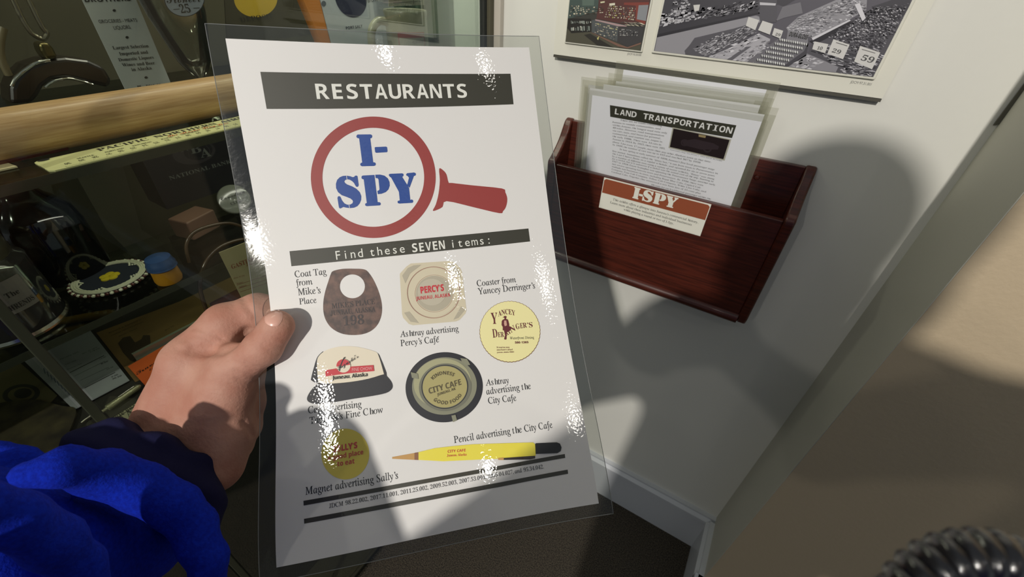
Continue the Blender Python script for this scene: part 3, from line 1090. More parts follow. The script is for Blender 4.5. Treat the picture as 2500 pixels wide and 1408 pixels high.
for i, (q0, q1, yt, yb, lbl, kd) in enumerate(RS):
    A, B = onY(*q0, yt), onY(*q1, yt)
    wdt = 0.2286 if kd == '' else B[0] - A[0]
    zt = (A[2] + B[2]) / 2
    zbot = max(zt - 0.285, ZB + 0.012)
    rot = math.atan2(B[2] - A[2], B[0] - A[0]) * (0.5 if kd == '' else 1.0)
    ux = np.array([math.cos(rot), 0, math.sin(rot)])
    dn = np.array([-math.sin(rot) * -1, (yb - yt) / 0.13, -math.cos(rot)])
    dn = dn / np.linalg.norm(dn)
    uy = -dn
    Aw = (A + B) / 2 - ux * (B[0] - A[0]) / 2
    wdt = B[0] - A[0]
    Ht = (zt - zbot) / abs(dn[2])
    # the depth stops leaning below the front panel's top
    pl = Plane(Aw, ux, uy)
    root = empty('laminated_sheet', Aw, lbl, 'sheet', 'laminated sheets in the wooden rack')
    ml, mt = (0.013, 0.010)
    c0 = [pl.P(0, 0), pl.P(wdt, 0), pl.P(wdt, -0.15), pl.P(0, -0.15)]

    def below(p, top=yb):
        q = np.array(p)
        return q
    pts = lambda x0, x1, y0, y1: [pl.P(x0, y0), pl.P(x1, y0), pl.P(x1, y1), pl.P(x0, y1)]
    # pouch: a clear margin ring; paper: one opaque leaf (both continue straight down into the rack)
    PO = pts(0, wdt, 0, -Ht)
    PI = pts(ml, wdt - ml, -mt, -Ht + 0.008)
    kink = 0.135

    def leaf(x0, x1, y0, y1, off):
        rows = [y0, max(-kink, y1), y1] if y1 < -kink < y0 else [y0, y1]
        V, Fq = [], []
        for yv in rows:
            for xv in (x0, x1):
                p = pl.P(xv, yv, off)
                if yv < -kink:
                    q = pl.P(xv, -kink, off)
                    p = np.array([q[0] + (p[0] - q[0]), q[1], q[2] + (yv + kink)])
                V.append(p)
        for r_ in range(len(rows) - 1):
            Fq.append((2 * r_, 2 * r_ + 2, 2 * r_ + 3, 2 * r_ + 1))
        return V, Fq
    mb = MB()
    for args in ((0, ml, 0, -Ht), (wdt - ml, wdt, 0, -Ht), (ml, wdt - ml, 0, -mt)):
        V, Fq = leaf(*args, 0.0)
        mb.add(V, Fq)
    mb.build('clear_border', m_pouch2, root)
    V, Fq = leaf(ml, wdt - ml, -mt, -Ht + 0.008, 0.0)
    V2, _ = leaf(ml, wdt - ml, -mt, -Ht + 0.008, -0.0006)
    n_ = len(V)
    edge = [0, 1, 3, 2] if n_ == 4 else [0, 1, 3, 5, 4, 2]
    mb = MB().add(V + V2, Fq + [tuple(j + n_ for j in f) for f in Fq] + [(edge[j], edge[(j + 1) % len(edge)], edge[(j + 1) % len(edge)] + n_, edge[j] + n_) for j in range(len(edge))])
    mb.build('paper', m_paper, root)
    if kd == 'front':
        lt = Print(pl, 1)
        Z = dict(org=(1440, 160), k=3.912)
        lt.ppoly([(192, 377), (1400, 570), (1358, 692), (195, 488)], m_band, 0, **Z)
        lt.text('LAND TRANSPORTATION', 'monobold', (238, 462), (1352, 650), mat('print_paper_white', (224, 224, 222), 0.5), 1, cap=(240, 408), **Z)
        rows = [('There are no roads connecting', 290, 527, 688, 583), ('Juneau to outside communities, and', 215, 545, 677, 612), ('within Juneau, the longest road runs only', 217, 572, 736, 652),
                ('40 miles. However, road transportation', 217, 598, 710, 678), ('via cars, taxis, and buses for personal,', 217, 625, 680, 703), ('commercial, and tourism use, began in', 217, 652, 692, 735),
                ('the early 1900s. There were 14 cars in', 217, 679, 682, 764), ('Juneau in 1914. By 1922, there were 185,', 217, 706, 718, 800), ('about 1 for every 17 people, more than any other Alaskan town at that time.', 217, 733, 1160, 928),
                ('In 1939, the number of cars was up to 612 and reached 967 by 1950.', 217, 760, 1060, 935), ('In late spring or early summer of 1898, Juneau’s first local passenger stage', 285, 803, 1190, 1000), ('line started. Sometimes called the “jitney bus,” it ran from town to Perseverance in', 215, 820, 1222, 1038),
                ('the Last Chance Basin on a regular schedule, and operated for six or seven years', 215, 845, 1190, 1060), ('by a number of different men using a variety of motor vehicles. “Jitney” was slang', 213, 870, 1187, 1090), ('for a nickel, but it is unknown if a nickel was the actual cost of the trip. Starting in', 213, 893, 1180, 1114),
                ('1917 or 1918, Ettore Scataglini was operating the Perseverance Stage, another early', 213, 918, 1195, 1146), ('taxi service operating between town and Perseverance. By 1936, there were', 212, 943, 1082, 1150), ('multiple taxi businesses in town, including Royal Blue Cabs, Capitol Cab', 210, 968, 1055, 1172),
                ('Company, Your Cab Company, Yellow Cab Company, White Line Cabs, and', 208, 993, 1110, 1212), ('Cardinal Cabs. Together, they announced a new basic fare of 25 cents plus', 207, 1018, 1057, 1227), ('10 cents for each additional passenger within the', 585, 1142, 1155, 1280), ('borough limits. As of 2017, there are still', 575, 1168, 1090, 1292)]
        for t_, x0, y0, x1, y1 in rows:
            lt.text(t_, 'serif', (x0, y0), (x1, y1), m_ink2, 0, hgt=0.00235, **Z)
        lt.ppoly([(790, 588), (1352, 704), (1287, 908), (752, 786)], mat('print_frame', (176, 174, 160), 0.5), 0, **Z)
        lt.ppoly([(800, 600), (1335, 710), (1276, 893), (765, 776)], mat('print_photo_dark', (34, 24, 26), 0.4), 1, **Z)
        mdk = mat('print_photo_mid', (50, 40, 44), 0.4)
        lt.ppoly([(880, 720), (1000, 700), (1180, 740), (1235, 770), (1225, 800), (1060, 800), (900, 760)], mdk, 2, **Z)
        lt.ppoly([(1040, 655), (1110, 668), (1105, 690), (1040, 678)], mat('print_plate', (150, 134, 96), 0.4), 3, **Z)
        lt.ell((1125, 790), 42, 40, mdk, 3, hole=0.6, **Z)
        lt.ell((905, 735), 36, 34, mdk, 3, hole=0.6, **Z)
        lt.text('Perseverance Stage Taxi Service, c. 1915. JDCM 86.24.001', 'serif', (765, 805), (1262, 915), m_ink2, 0, hgt=0.0013, **Z)
        lt.build('print', root)
# ================================================================== glass display cabinet
XG = -0.460                      # front glass
XBK = -0.800                     # back of the case
ZS1, ZS2, ZD = EYE - 0.142, EYE - 0.300, EYE - 0.400
m_case = mat('case_olive_paint', (86, 82, 64), 0.6)
m_casein = mat('case_lining', (70, 66, 48), 0.8)
m_end = mat('case_end_white', (190, 204, 190), 0.5)
m_glass = clear_mat('case_glass', (246, 249, 246), 0.5)
m_shelf = clear_mat('shelf_glass', (232, 238, 230), 0.8)
m_gedge = mat('glass_edge_green', (54, 57, 45), 0.25)
m_dark = mat('case_dark_base', (26, 30, 24), 0.5)
cab = empty('display_cabinet', (XG, 0.30, 0), 'tall glass fronted display cabinet full of souvenirs, standing against the back wall', 'cabinet')
MB().box((XG - 0.005, 0.0135, 0.10), (XG, 0.664, 2.2)).build('glass_door', m_glass, cab)
MB().box((XG - 0.012, -0.90, 0.10), (XG - 0.007, 0.002, 2.2)).build('glass_door', m_glass, cab)
MB().box((XG - 0.009, 0.0040, 0.10), (XG + 0.000, 0.0120, 2.2)).build('glass_edge', m_gedge, cab, bevel=0.001)
MB().box((XG - 0.012, 0.676, 0.08), (XG + 0.004, 0.699, 2.3)).build('corner_post', m_case, cab, bevel=0.001)
MB().box((XG - 0.008, 0.664, 0.10), (XG - 0.002, 0.676, 2.2)).build('door_gap', mat('gap_dark', (40, 44, 44), 0.5), cab)  # dark strip standing in for the open gap at the post
MB().box((XBK - 0.02, -0.92, 0.08), (XBK, 0.699, 2.3)).build('back_panel', m_casein, cab)
MB().box((XBK, 0.688, 0.08), (XG - 0.012, 0.699, 2.3)).build('end_panel', m_end, cab)
MB().box((XBK, 0.6835, 0.08), (XBK + 0.26, 0.688, 2.3)).build('end_glass', clear_mat('end_glass', (190, 214, 200), 1.0), cab)
MB().box((XBK, -0.90, ZS1 - 0.008), (-0.474, 0.682, ZS1)).build('shelf', m_shelf, cab)
MB().box((-0.474, -0.90, ZS1 - 0.008), (-0.4735, 0.682, ZS1)).build('shelf_edge', m_gedge, cab)
MB().box((-0.652, -0.90, ZS2 - 0.008), (-0.520, 0.682, ZS2)).build('shelf', m_shelf, cab)
MB().box((-0.520, -0.90, ZS2 - 0.008), (-0.5195, 0.682, ZS2)).build('shelf_edge', m_gedge, cab)
MB().box((XBK, -0.90, ZD - 0.02), (-0.500, 0.688, ZD)).build('deck', mat('deck_dark', (36, 34, 28), 0.7), cab)
MB().box((-0.575, -0.92, 0.08), (-0.560, 0.699, ZD - 0.02)).build('inner_panel', m_dark, cab)
MB().box((XBK - 0.02, -0.92, 0), (-0.500, 0.699, 0.08)).build('plinth', m_dark, cab)
MB().box((-0.560, -0.92, 0.08), (XG - 0.012, 0.676, 0.10)).build('door_track', m_case, cab)
MB().box((XBK - 0.02, -0.92, 2.3), (XG + 0.004, 0.699, 2.34)).build('top_panel', m_case, cab)

m_steel = mat('steel', (196, 194, 182), 0.22, metal=1.0)
m_clear = clear_mat('drinking_glass', (236, 238, 230), 1.6, 0.02, 0.03)
TINY = mat('print_faded_black', (38, 36, 32), 0.6)


def thing1(o, label, cat, group=None):
    return tag(o, label, cat, group)


# ---- wooden rod on the upper shelf
c0 = np.array([-0.531, -0.30, ZS1 + 0.0195])
rod = MB().lathe([(0.0001, 0), (0.016, 0.001), (0.0192, 0.006), (0.0192, 0.60), (0.0185, 0.84), (0.016, 0.846), (0.0001, 0.848)], c0, 48, axis=(0, 1, 0), cap=False)
thing1(rod.build('wooden_rod', mat('light_oak', (204, 168, 120), 0.42, noise=(16, (180, 140, 92), (30, 1.5, 30)), coat=0.1), smooth=True),
       'thick round light wooden rod lying across the upper glass shelf', 'rod')
# ---- dark red pencil under it
p0, p1 = onZ(-40, 402, -0.1385), onZ(163, 357, -0.1385)
thing1(MB().tube([p0, p1 - (p1 - p0) * 0.01, p1], [0.0035, 0.0035, 0.0028], 12).build('pencil', mat('pencil_maroon', (96, 30, 30), 0.25, coat=0.5), smooth=True),
       'shiny dark red pencil lying on the shelf below the wooden rod', 'pencil')
# ---- ruler
rp = Plane(onZ(125, 418, -0.1408), (0, 1, 0), (-1, 0, 0))
RP = lambda x, y: rp.px(x, y)
BL, BR, TL = RP(124, 418), RP(640, 301), RP(79, 396)
wr = TL[1] - BL[1] + 0.001
x0r = (BL[0] + TL[0]) / 2
L_r = 0.335
m_cream = mat('ruler_cream', (222, 220, 160), 0.45)
ruler = empty('ruler', rp.P(x0r, 0), 'cream advertising ruler lying along the front edge of the upper shelf', 'ruler')
out = [(x0r, 0.003), (x0r + 0.003, 0), (x0r + L_r, 0), (x0r + L_r, wr), (x0r + 0.003, wr), (x0r, wr - 0.003)]
MB().slab([rp.P(x, y) for x, y in out], (0, 0, -0.0011)).build('body', m_cream, ruler)
rq = Print(rp, 1)
hc = RP(107, 391)
rq.poly([(hc[0] + 0.004 * math.cos(a / 12 * 2 * math.pi), hc[1] + 0.0026 * math.sin(a / 12 * 2 * math.pi)) for a in range(12)], mat('hole_black', (14, 12, 10), 0.8), 1)
ry = lambda x: 388 - 0.2234 * (x - 188)
for t_, x_0, x_1 in (('PACIFIC', 232, 355), ('NORTHERN', 371, 521), ('AIRLINES', 531, 640)):
    rq.mtext(t_, 'serifbold', (RP(x_0, ry(x_0) - 14)[0], wr * 0.66), (RP(x_1, ry(x_1) - 14)[0], wr * 0.66), TINY, 1, h=wr * 0.22)
rq.mtext('The Alaska Flag Line', 'script', (RP(400, 331)[0], wr * 0.50), (RP(553, 299)[0], wr * 0.50), mat('print_orange_red', (196, 84, 40), 0.5), 1, h=wr * 0.15)
for t_, a_, b_ in (('SEATTLE', 188, 230), ('PORTLAND', 257, 303), ('KETCHIKAN', 325, 372), ('JUNEAU', 395, 425), ('ANCHORAGE', 445, 490), ('FAIRBANKS', 505, 545)):
    rq.mtext(t_, 'serifbold', (RP(a_, ry(a_))[0], wr * 0.41), (RP(b_, ry(b_))[0], wr * 0.41), TINY, 1, h=wr * 0.08)
n0 = x0r + 0.011
for i in range(300):
    xx = n0 + i * 0.00094
    if xx > x0r + L_r - 0.004:
        break
    big = i % 10 == 0
    rq.poly([(xx, 0.0006), (xx + 0.00018, 0.0006), (xx + 0.00018, 0.0042 if big else 0.0024), (xx, 0.0042 if big else 0.0024)], TINY, 1)
    if big:                      # the scale's numbers read from the other side
        rq.mtext(str(30 - i // 10), 'serif', (xx + 0.0052, wr * 0.33), (xx + 0.0014, wr * 0.33), TINY, 1, h=wr * 0.13)
rq.build('print', ruler)

# ---- cream paper at the left end of the shelf
thing1(MB().slab([onZ(-30, 405, -0.1415), onZ(12, 397, -0.1415), onZ(44, 409, -0.1415), onZ(-30, 425, -0.1415)], (0, 0, 0.0012)).build('paper_slip', mat('paper_cream', (214, 200, 160), 0.6)),
       'small cream paper slip at the left end of the upper shelf', 'paper')

# ---- thermometer strip: tall grey card behind the rod
XC = -0.70
sp_ = Plane(onX(308, 222, XC), (0, 1, 0), (0, 0, 1))
q = [sp_.px(308, 222), sp_.px(418, 205), sp_.px(330, 0), sp_.px(206, 0)]
ws = q[1][0]
strip = empty('advertising_card', sp_.P(ws / 2, 0), 'tall narrow pale grey advertising card standing behind the wooden rod', 'card')
MB().slab([sp_.P(0, -0.01), sp_.P(ws, -0.01), sp_.P(ws, 0.20), sp_.P(0, 0.20)], (-0.0015, 0, 0)).build('card', mat('card_grey', (168, 172, 170), 0.55), strip)
sq = Print(sp_, 1)
KX = 4.1417
Zs = dict(org=(0, 0), k=KX)
for x_, y_ in ((1153, 105), (1283, 377), (1475, 783)):
    sq.ell((x_, y_), 16, 13, TINY, 1, n=14, **Zs)
sq.text('BROTHERS', 'sansbold', (862, 22), (1325, 8), TINY, 1, cap=(862, -40), **Zs)
sq.text('GROCERIES - MEATS', 'plain', (1003, 235), (1390, 218), TINY, 1, cap=(1003, 200), **Zs)
sq.text('LIQUORS', 'plain', (1155, 300), (1322, 290), TINY, 1, cap=(1155, 262), **Zs)
for t_, a_, b_, y0, y1 in (('Largest Selection', 1145, 1505, 500, 478), ('Imported and', 1212, 1498, 560, 540), ('Domestic Liquors', 1203, 1556, 620, 592), ('Wines and Beer', 1240, 1567, 672, 650), ('in Alaska', 1335, 1535, 720, 700)):
    sq.text(t_, 'serifbold', (a_, y0), (b_, y1), TINY, 1, **Zs)
sq.text('PL - DIAL 05', 'serifbold', (1392, 892), (1632, 872), TINY, 1, **Zs)
sq.build('print', strip)

# ---- stemmed glass
gb = onX(484, 172, -0.66)
gl = empty('stemmed_glass', (gb[0], gb[1], ZS1), 'clear stemmed drinking glass with a round badge, behind the rod beside the grey card', 'glass')
zj = gb[2] - ZS1
MB().lathe([(0.030, 0.0006), (0.029, 0.003), (0.006, 0.006), (0.0045, zj * 0.6), (0.012, zj), (0.0185, zj + 0.012), (0.030, zj + 0.060), (0.039, zj + 0.12), (0.0395, zj + 0.165), (0.038, zj + 0.165), (0.037, zj + 0.12), (0.028, zj + 0.060), (0.0165, zj + 0.014), (0.009, zj + 0.006), (0.0001, zj + 0.004)], (gb[0], gb[1], ZS1), 48, cap=False).build('bowl', m_clear, gl, smooth=True)
bpz = Plane(onX(450, 5, -0.626), (0, 1, 0), (0, 0, 1))
bg_ = Print(bpz, 1)
bg_.ell((450, -5), 50, 46, mat('badge_grey', (128, 136, 146), 0.5), 0, n=48)
bg_.ell((450, -5), 50, 46, TINY, 1, hole=0.96, n=48)
bg_.text('25', 'serifbold', (443, 32), (467, 30), TINY, 1, cap=(443, 11))
bg_.line([(423, 23), (438, 22)], 1.5, TINY, 1)
bg_.line([(472, 20), (487, 19)], 1.5, TINY, 1)
bg_.text('Pioneer', 'script', (408, 8), (490, 4), TINY, 1)
bg_.build('badge', gl)

# ---- dark ring-shaped handbell with wire loop
XH = -0.62
hp = Plane(onX(150, 190, XH), (0, 1, 0), (0, 0, 1))
hb_ = empty('wire_handled_pot', hp.P(0, 0), 'dark rounded pot with a wire loop handle behind the left end of the rod', 'pot')
def hx(x, y, dx=0.0):
    p = onX(x, y, XH)
    return p + np.array([dx, 0, 0])
body = [(27, 255), (25, 215), (35, 190), (65, 160), (110, 145), (160, 140), (215, 147), (255, 165), (275, 195), (268, 215), (240, 208), (215, 203), (190, 196), (160, 192), (130, 196), (108, 212), (95, 235), (80, 252)]
MB().slab([hx(x, y) for x, y in body], (-0.03, 0, 0)).build('body', mat('dark_horn', (34, 27, 20), 0.3, coat=0.3), hb_, bevel=0.004)
MB().tube([hx(*p, 0.0015) for p in spline([(27, 210), (37, 190), (65, 166), (90, 152), (120, 146)], 6)], 0.0016, 8).build('rim', m_steel, hb_, smooth=True)
MB().tube([hx(*p, 0.0015) for p in spline([(108, 212), (130, 197), (165, 191), (200, 198), (225, 206)], 6)], 0.0012, 8).build('rim', m_steel, hb_, smooth=True)
MB().slab([hx(x, y, 0.002) for x, y in [(92, 104), (118, 103), (130, 118), (142, 142), (112, 146), (98, 124)]], (-0.018, 0, 0)).build('neck', mat('brass_dark', (92, 84, 50), 0.3, metal=0.8), hb_, bevel=0.003)
MB().tube([hx(*p, 0.004) for p in spline([(20, -20), (38, 20), (58, 58), (76, 82), (98, 94)], 6)] + [hx(*p, 0.004) for p in spline([(104, 92), (110, 80), (100, 66), (82, 32), (58, -20)], 6)], 0.0022, 8).build('handle', mat('wire_dull', (130, 124, 104), 0.35, metal=0.9), hb_, smooth=True)
MB().tube([hx(*p, -0.01) for p in spline([(18, 70), (10, 110), (14, 150), (32, 188)], 6)], 0.0030, 10).build('strap', mat('strap_tan', (110, 100, 72), 0.4), hb_, smooth=True)

def onshelf(p):
    q = np.array(p)
    q[2] = max(q[2], ZS1 + 0.0006)
    return q


# ---- round yellow badge on a dark card
XD = -0.72
dp = Plane(onX(590, 60, XD), (0, 1, 0), (0, 0, 1))
dc = empty('deposit_card', dp.P(0, 0), 'dark card with a round yellow emblem behind the top edge of the held sheet', 'card')
q = [dp.px(555, 110), dp.px(760, 85), dp.px(700, -60), dp.px(545, -60)]
MB().slab([onshelf(dp.P(*p)) for p in q], (-0.002, 0, 0)).build('card', mat('card_umber', (58, 54, 38), 0.6), dc)
dq = Print(dp, 1)
dq.ell((624, -4), 53, 46, mat('emblem_yellow', (184, 154, 48), 0.5), 0)
dq.text('DEPOSIT', 'serifbold', (588, 54), (668, 44), TINY, 1, cap=(588, 42))
dq.build('print', dc)

# ---- white print with a dark blue shape and its orange spine
XQ = -0.605
qp = Plane(onX(800, 60, XQ), (0, 1, 0), (0, 0, 1))
wp = empty('sugar_bag', qp.P(0, 0), 'white paper bag with dark blue oval and orange side behind the mug', 'bag')
m_org = mat('paper_orange', (206, 130, 52), 0.55)
MB().slab([onshelf(qp.P(*qp.px(*p))) for p in [(782, 0), (770, -50), (960, -50), (965, 130), (815, 130)]], (-0.02, 0, 0)).build('front', mat('paper_bluewhite', (188, 196, 204), 0.55), wp)
MB().slab([onshelf(qp.P(*qp.px(*p))) - np.array([0.0005, 0, 0]) for p in [(742, 0), (722, -50), (769, -50), (781, 0), (814, 130), (795, 130)]], (-0.015, 0, 0)).build('side', m_org, wp)
wq = Print(qp, 1)
wq.ell((856, -8), 38, 52, mat('print_navy', (36, 42, 70), 0.5), 0, rot=-0.3)
wq.ell((790, 9), 6, 7, mat('print_blue_grey', (90, 98, 108), 0.5), 0, n=16)
wq.text('BOX', 'sansbold', (898, 6), (922, 2), _M['print_blue_grey'], 0, cap=(898, -4))
wq.text('PORT SALT', 'sansbold', (845, 72), (885, 67), _M['print_navy'], 0, cap=(845, 65))
wq.build('print', wp)

# ---- stoneware mug
md_ = 0.62
mx, my = -0.5375, 0.566
mug = empty('mug', (mx, my, ZS1), 'grey green stoneware mug with a red framed picture, on the upper shelf near the wall', 'mug')
m_stone = mat('stoneware', (150, 154, 132), 0.3, noise=(60, (132, 136, 112), (1, 1, 1)), coat=0.4)
rm, hm = 0.0318, 0.088
MB().lathe([(rm - 0.004, 0), (rm - 0.001, 0.004), (rm, 0.012), (rm, hm - 0.010), (rm + 0.0012, hm - 0.002), (rm, hm), (rm - 0.003, hm - 0.001), (rm - 0.004, hm - 0.008), (rm - 0.004, 0.008), (0.0001, 0.006)], (mx, my, ZS1), 56, cap=False).build('body', m_stone, mug, smooth=True)
hdir = np.array([-0.38, -0.92, 0])
hdir /= np.linalg.norm(hdir)
up = np.array([0, 0, 1.0])
cc = np.array([mx, my, ZS1])
MB().tube([cc + hdir * r_ + up * z_ for r_, z_ in spline([(rm - 0.002, hm * 0.82), (rm + 0.012, hm * 0.84), (rm + 0.024, hm * 0.72), (rm + 0.027, hm * 0.48), (rm + 0.016, hm * 0.24), (rm - 0.002, hm * 0.18)], 6)], 0.0058, 12).build('handle', m_stone, mug, smooth=True)


class Cyl:
    cell = 0.004

    def __init__(s, c, r, a0):
        s.c, s.r, s.a0 = np.array(c, float), r, a0

    def P(s, x, y, h=0.0):
        a = s.a0 + x / s.r
        return s.c + np.array([math.cos(a), math.sin(a), 0]) * (s.r + h) + np.array([0, 0, y])


face = math.atan2(-my, -mx) + 0.16
mq = Print(Cyl((mx, my, ZS1), rm, face), 1)
m_red = mat('print_red_dull', (150, 62, 54), 0.4)
mq.poly([(-0.020, 0.014), (0.024, 0.014), (0.024, hm * 0.70), (-0.020, hm * 0.70)], m_red, 0)
mq.poly([(-0.018, 0.016), (0.022, 0.016), (0.022, hm * 0.615), (-0.018, hm * 0.615)], mat('print_mug_grey', (158, 158, 140), 0.4), 1)
mq.mtext('COOPERS', 'sansbold', (0.002, hm * 0.53), (0.021, hm * 0.53), TINY, 2, h=0.0036)
mq.poly([(0.004, hm * 0.24), (0.009, hm * 0.24), (0.008, hm * 0.36), (0.005, hm * 0.36)], m_red, 2)
for i in range(7):
    mq.poly([(-0.016 + i * 0.0026, 0.017), (-0.0156 + i * 0.0026, 0.017), (-0.010 + i * 0.003, hm * 0.56), (-0.0104 + i * 0.003, hm * 0.56)], _M['print_blue_grey'], 2)
mq.build('picture', mug)

# ---- ticket behind the mug
tp = Plane(onX(990, 14, -0.585), (0, 1, 0), (0, 0, 1))
tk = empty('ticket', tp.P(0, 0), 'pale printed ticket standing behind the mug', 'ticket')
MB().slab([tp.P(*tp.px(*p)) for p in [(950, 16), (1036, 12), (1034, -50), (948, -50)]], (-0.001, 0, 0)).build('card', mat('card_pale', (150, 152, 132), 0.6), tk)
tq = Print(tp, 1)
for y_ in (-4, 3):
    tq.line([(960, y_ + 4), (1032, y_)], 1.3, TINY, 0)
tq.line([(1008, -40), (1010, 10)], 1.2, TINY, 0)
tq.build('print', tk)

# ================================================================== lower shelf
# ---- round beaded coaster
def on2(x, y):
    return onZ(x, y, ZS2 - EYE)
cl, crr, ct, cb = on2(197, 690), on2(350, 680), on2(270, 637), on2(272, 727)
cc = (cl + crr + ct + cb) / 4
R0 = 0.037
bead = empty('beaded_badge', cc, 'round beaded badge with a yellow flower on dark blue, on the lower glass shelf', 'badge')
m_bead = mat('bead_white', (196, 196, 172), 0.35)
m_bred = mat('bead_dark_red', (72, 28, 24), 0.35)
m_navy = mat('felt_navy', (22, 28, 42), 0.8)
MB().lathe([(0.0001, 0.0002), (R0 - 0.003, 0.0002), (R0 - 0.003, 0.004), (0.0001, 0.0042)], cc, 60, cap=False).build('felt', m_navy, bead, smooth=True)
mb = MB()
for r_, n_ in ((R0 - 0.0085, 80), (R0 - 0.0065, 84), (R0 - 0.0045, 88)):
    mb.tube([cc + np.array([r_ * math.cos(a * 2 * math.pi / n_), r_ * math.sin(a * 2 * math.pi / n_), 0.0046]) for a in range(n_)], [0.0011 + 0.0003 * (a % 2) for a in range(n_)], 6, closed=True)
for i in range(5):               # white beadwork between the petals
    a = i * 2 * math.pi / 5 + 0.6
    for w in (-0.16, -0.08, 0, 0.08, 0.16):
        r_ = R0 - 0.0100 - (0.0035 * (1 - abs(w) / 0.16))
        mb.lathe([(0.0001, 0.004), (0.0013, 0.0048), (0.0001, 0.006)], cc + np.array([r_ * math.cos(a + w), r_ * math.sin(a + w), 0]), 6, cap=False)
mb.build('bead_ring', m_bead, bead, smooth=True)
mb, mb2 = MB(), MB()
for i in range(56):
    a = i * 2 * math.pi / 56
    (mb if i % 2 else mb2).lathe([(0.0001, 0.0012), (0.0019, 0.0025), (0.0019, 0.0038), (0.0001, 0.0052)], cc + np.array([(R0 - 0.0015) * math.cos(a), (R0 - 0.0015) * math.sin(a), 0]), 8, cap=False)
mb.build('edge_beads', m_bead, bead, smooth=True)
mb2.build('edge_beads', m_bred, bead, smooth=True)
mb = MB()
for i in range(5):
    a = i * 2 * math.pi / 5 + 0.2
    p = cc + np.array([0.0052 * math.cos(a), 0.0052 * math.sin(a), 0.0040])
    mb.lathe([(0.0046, 0), (0.0042, 0.0012), (0.0001, 0.0018)], p, 14, cap=False)
mb.build('flower', mat('bead_yellow', (196, 176, 40), 0.4), bead, smooth=True)

# ---- dark bottle
bb = np.array([-0.640, 0.078, ZS2])
thing1(MB().lathe([(0.0001, 0.001), (0.036, 0.0012), (0.0375, 0.006), (0.0375, 0.062), (0.034, 0.078), (0.020, 0.094), (0.0135, 0.106), (0.0125, 0.128), (0.0145, 0.130), (0.0145, 0.138), (0.0001, 0.139)], bb, 48, cap=False).build('bottle', mat('bottle_black_glass', (10, 11, 9), 0.08, coat=0.6), smooth=True),
       'round shouldered black glass bottle standing behind the beaded badge', 'bottle')
# ---- big lidded jar at the left
jb = np.array([-0.575, 0.012, ZS2])
jar = empty('glass_jar', jb, 'large glass jar with a metal lid and dark red contents at the left edge', 'jar')
MB().lathe([(0.0001, 0.004), (0.0355, 0.004), (0.0355, 0.028), (0.0001, 0.028)], jb, 48, cap=False).build('contents', mat('jam_dark_red', (62, 20, 28), 0.4), jar, smooth=True)
MB().lathe([(0.034, 0.0006), (0.0385, 0.002), (0.0385, 0.068), (0.030, 0.076), (0.028, 0.076), (0.0365, 0.066), (0.0365, 0.003), (0.0001, 0.002)], jb, 48, cap=False).build('body', m_clear, jar, smooth=True)
MB().lathe([(0.039, 0.0004), (0.0402, 0.003), (0.039, 0.006)], jb, 48, cap=False).build('foot_ring', m_steel, jar, smooth=True)
MB().lathe([(0.0315, 0.074), (0.0325, 0.076), (0.0325, 0.088), (0.030, 0.091), (0.0001, 0.092)], jb, 48, cap=False).build('lid', mat('tin_dull', (120, 118, 100), 0.3, metal=0.9), jar, smooth=True)
jq = Print(Cyl(jb, 0.0388, math.atan2(-jb[1], -jb[0]) + 0.05), 1)
jq.poly([(-0.020, 0.030), (0.022, 0.030), (0.022, 0.062), (-0.020, 0.062)], mat('jar_label', (112, 108, 100), 0.6), 0)
jq.mtext('B. M. BEHRENDS', 'serifbold', (-0.018, 0.034), (0.020, 0.034), TINY, 1, h=0.005)
jq.mtext('The', 'serifbold', (0.004, 0.046), (0.014, 0.046), TINY, 1, h=0.005)
jq.build('label', jar)
# ---- small shaker, blue top on yellow
sb_ = on2(415, 684)
shk = empty('salt_shaker', sb_, 'small yellow shaker with a blue screw cap beside the beaded badge', 'shaker')
MB().lathe([(0.0001, 0.0004), (0.0125, 0.0006), (0.0135, 0.004), (0.0125, 0.018), (0.0001, 0.018)], sb_, 32, cap=False).build('body', mat('plastic_yellow', (176, 124, 22), 0.4), shk, smooth=True)
MB().lathe([(0.0132, 0.018), (0.0145, 0.0195), (0.0138, 0.0215), (0.0142, 0.0235), (0.0130, 0.026), (0.0120, 0.031), (0.0001, 0.033)], sb_, 32, cap=False).build('cap', mat('plastic_blue', (44, 70, 110), 0.35), shk, smooth=True)
# ---- dark blue box with the bank's globe
XN = -0.665
npn = Plane(onX(415, 478, XN), (0, 1, 0), (0, 0, 1))
bx = empty('bank_box', npn.P(0.06, 0), 'dark navy box printed with a globe and NATIONAL BANK behind the ruler', 'box')
q0, q1 = npn.px(400, 495), npn.px(660, 425)
MB().box((XN - 0.05, npn.o[1] + q0[0], ZS2 + 0.022), (XN, npn.o[1] + q1[0] + 0.02, ZS1 - 0.0085)).build('carton', mat('carton_navy', (20, 20, 30), 0.4), bx)
bq = Print(npn, 1)
KN = dict(org=(380, 300), k=5.4154)
m_sil = mat('print_silver', (112, 114, 110), 0.4)
m_mau = mat('print_mauve', (58, 52, 58), 0.45)
bq.ell((505, 390), 285, 155, m_mau, 0, rot=-0.15, **KN)
bq.ell((560, 370), 190, 120, _M['carton_navy'], 1, rot=-0.15, **KN)
for f_ in (0.35, 0.8):
    bq.ell((520, 400), 250 * f_, 145, m_mau, 2, hole=0.94, rot=-0.1, **KN)
bq.text('N', 'serifbold', (330, 385), (440, 360), m_sil, 3, cap=(330, 310), **KN)
bq.text('B', 'serifbold', (470, 410), (610, 380), m_sil, 3, cap=(460, 300), **KN)
bq.text('A', 'serifbold', (600, 460), (740, 435), m_sil, 3, cap=(600, 340), **KN)
bq.text('NATIONAL BANK', 'serifbold', (190, 757), (1005, 525), m_sil, 1, cap=(170, 708), **KN)
bq.build('print', bx)
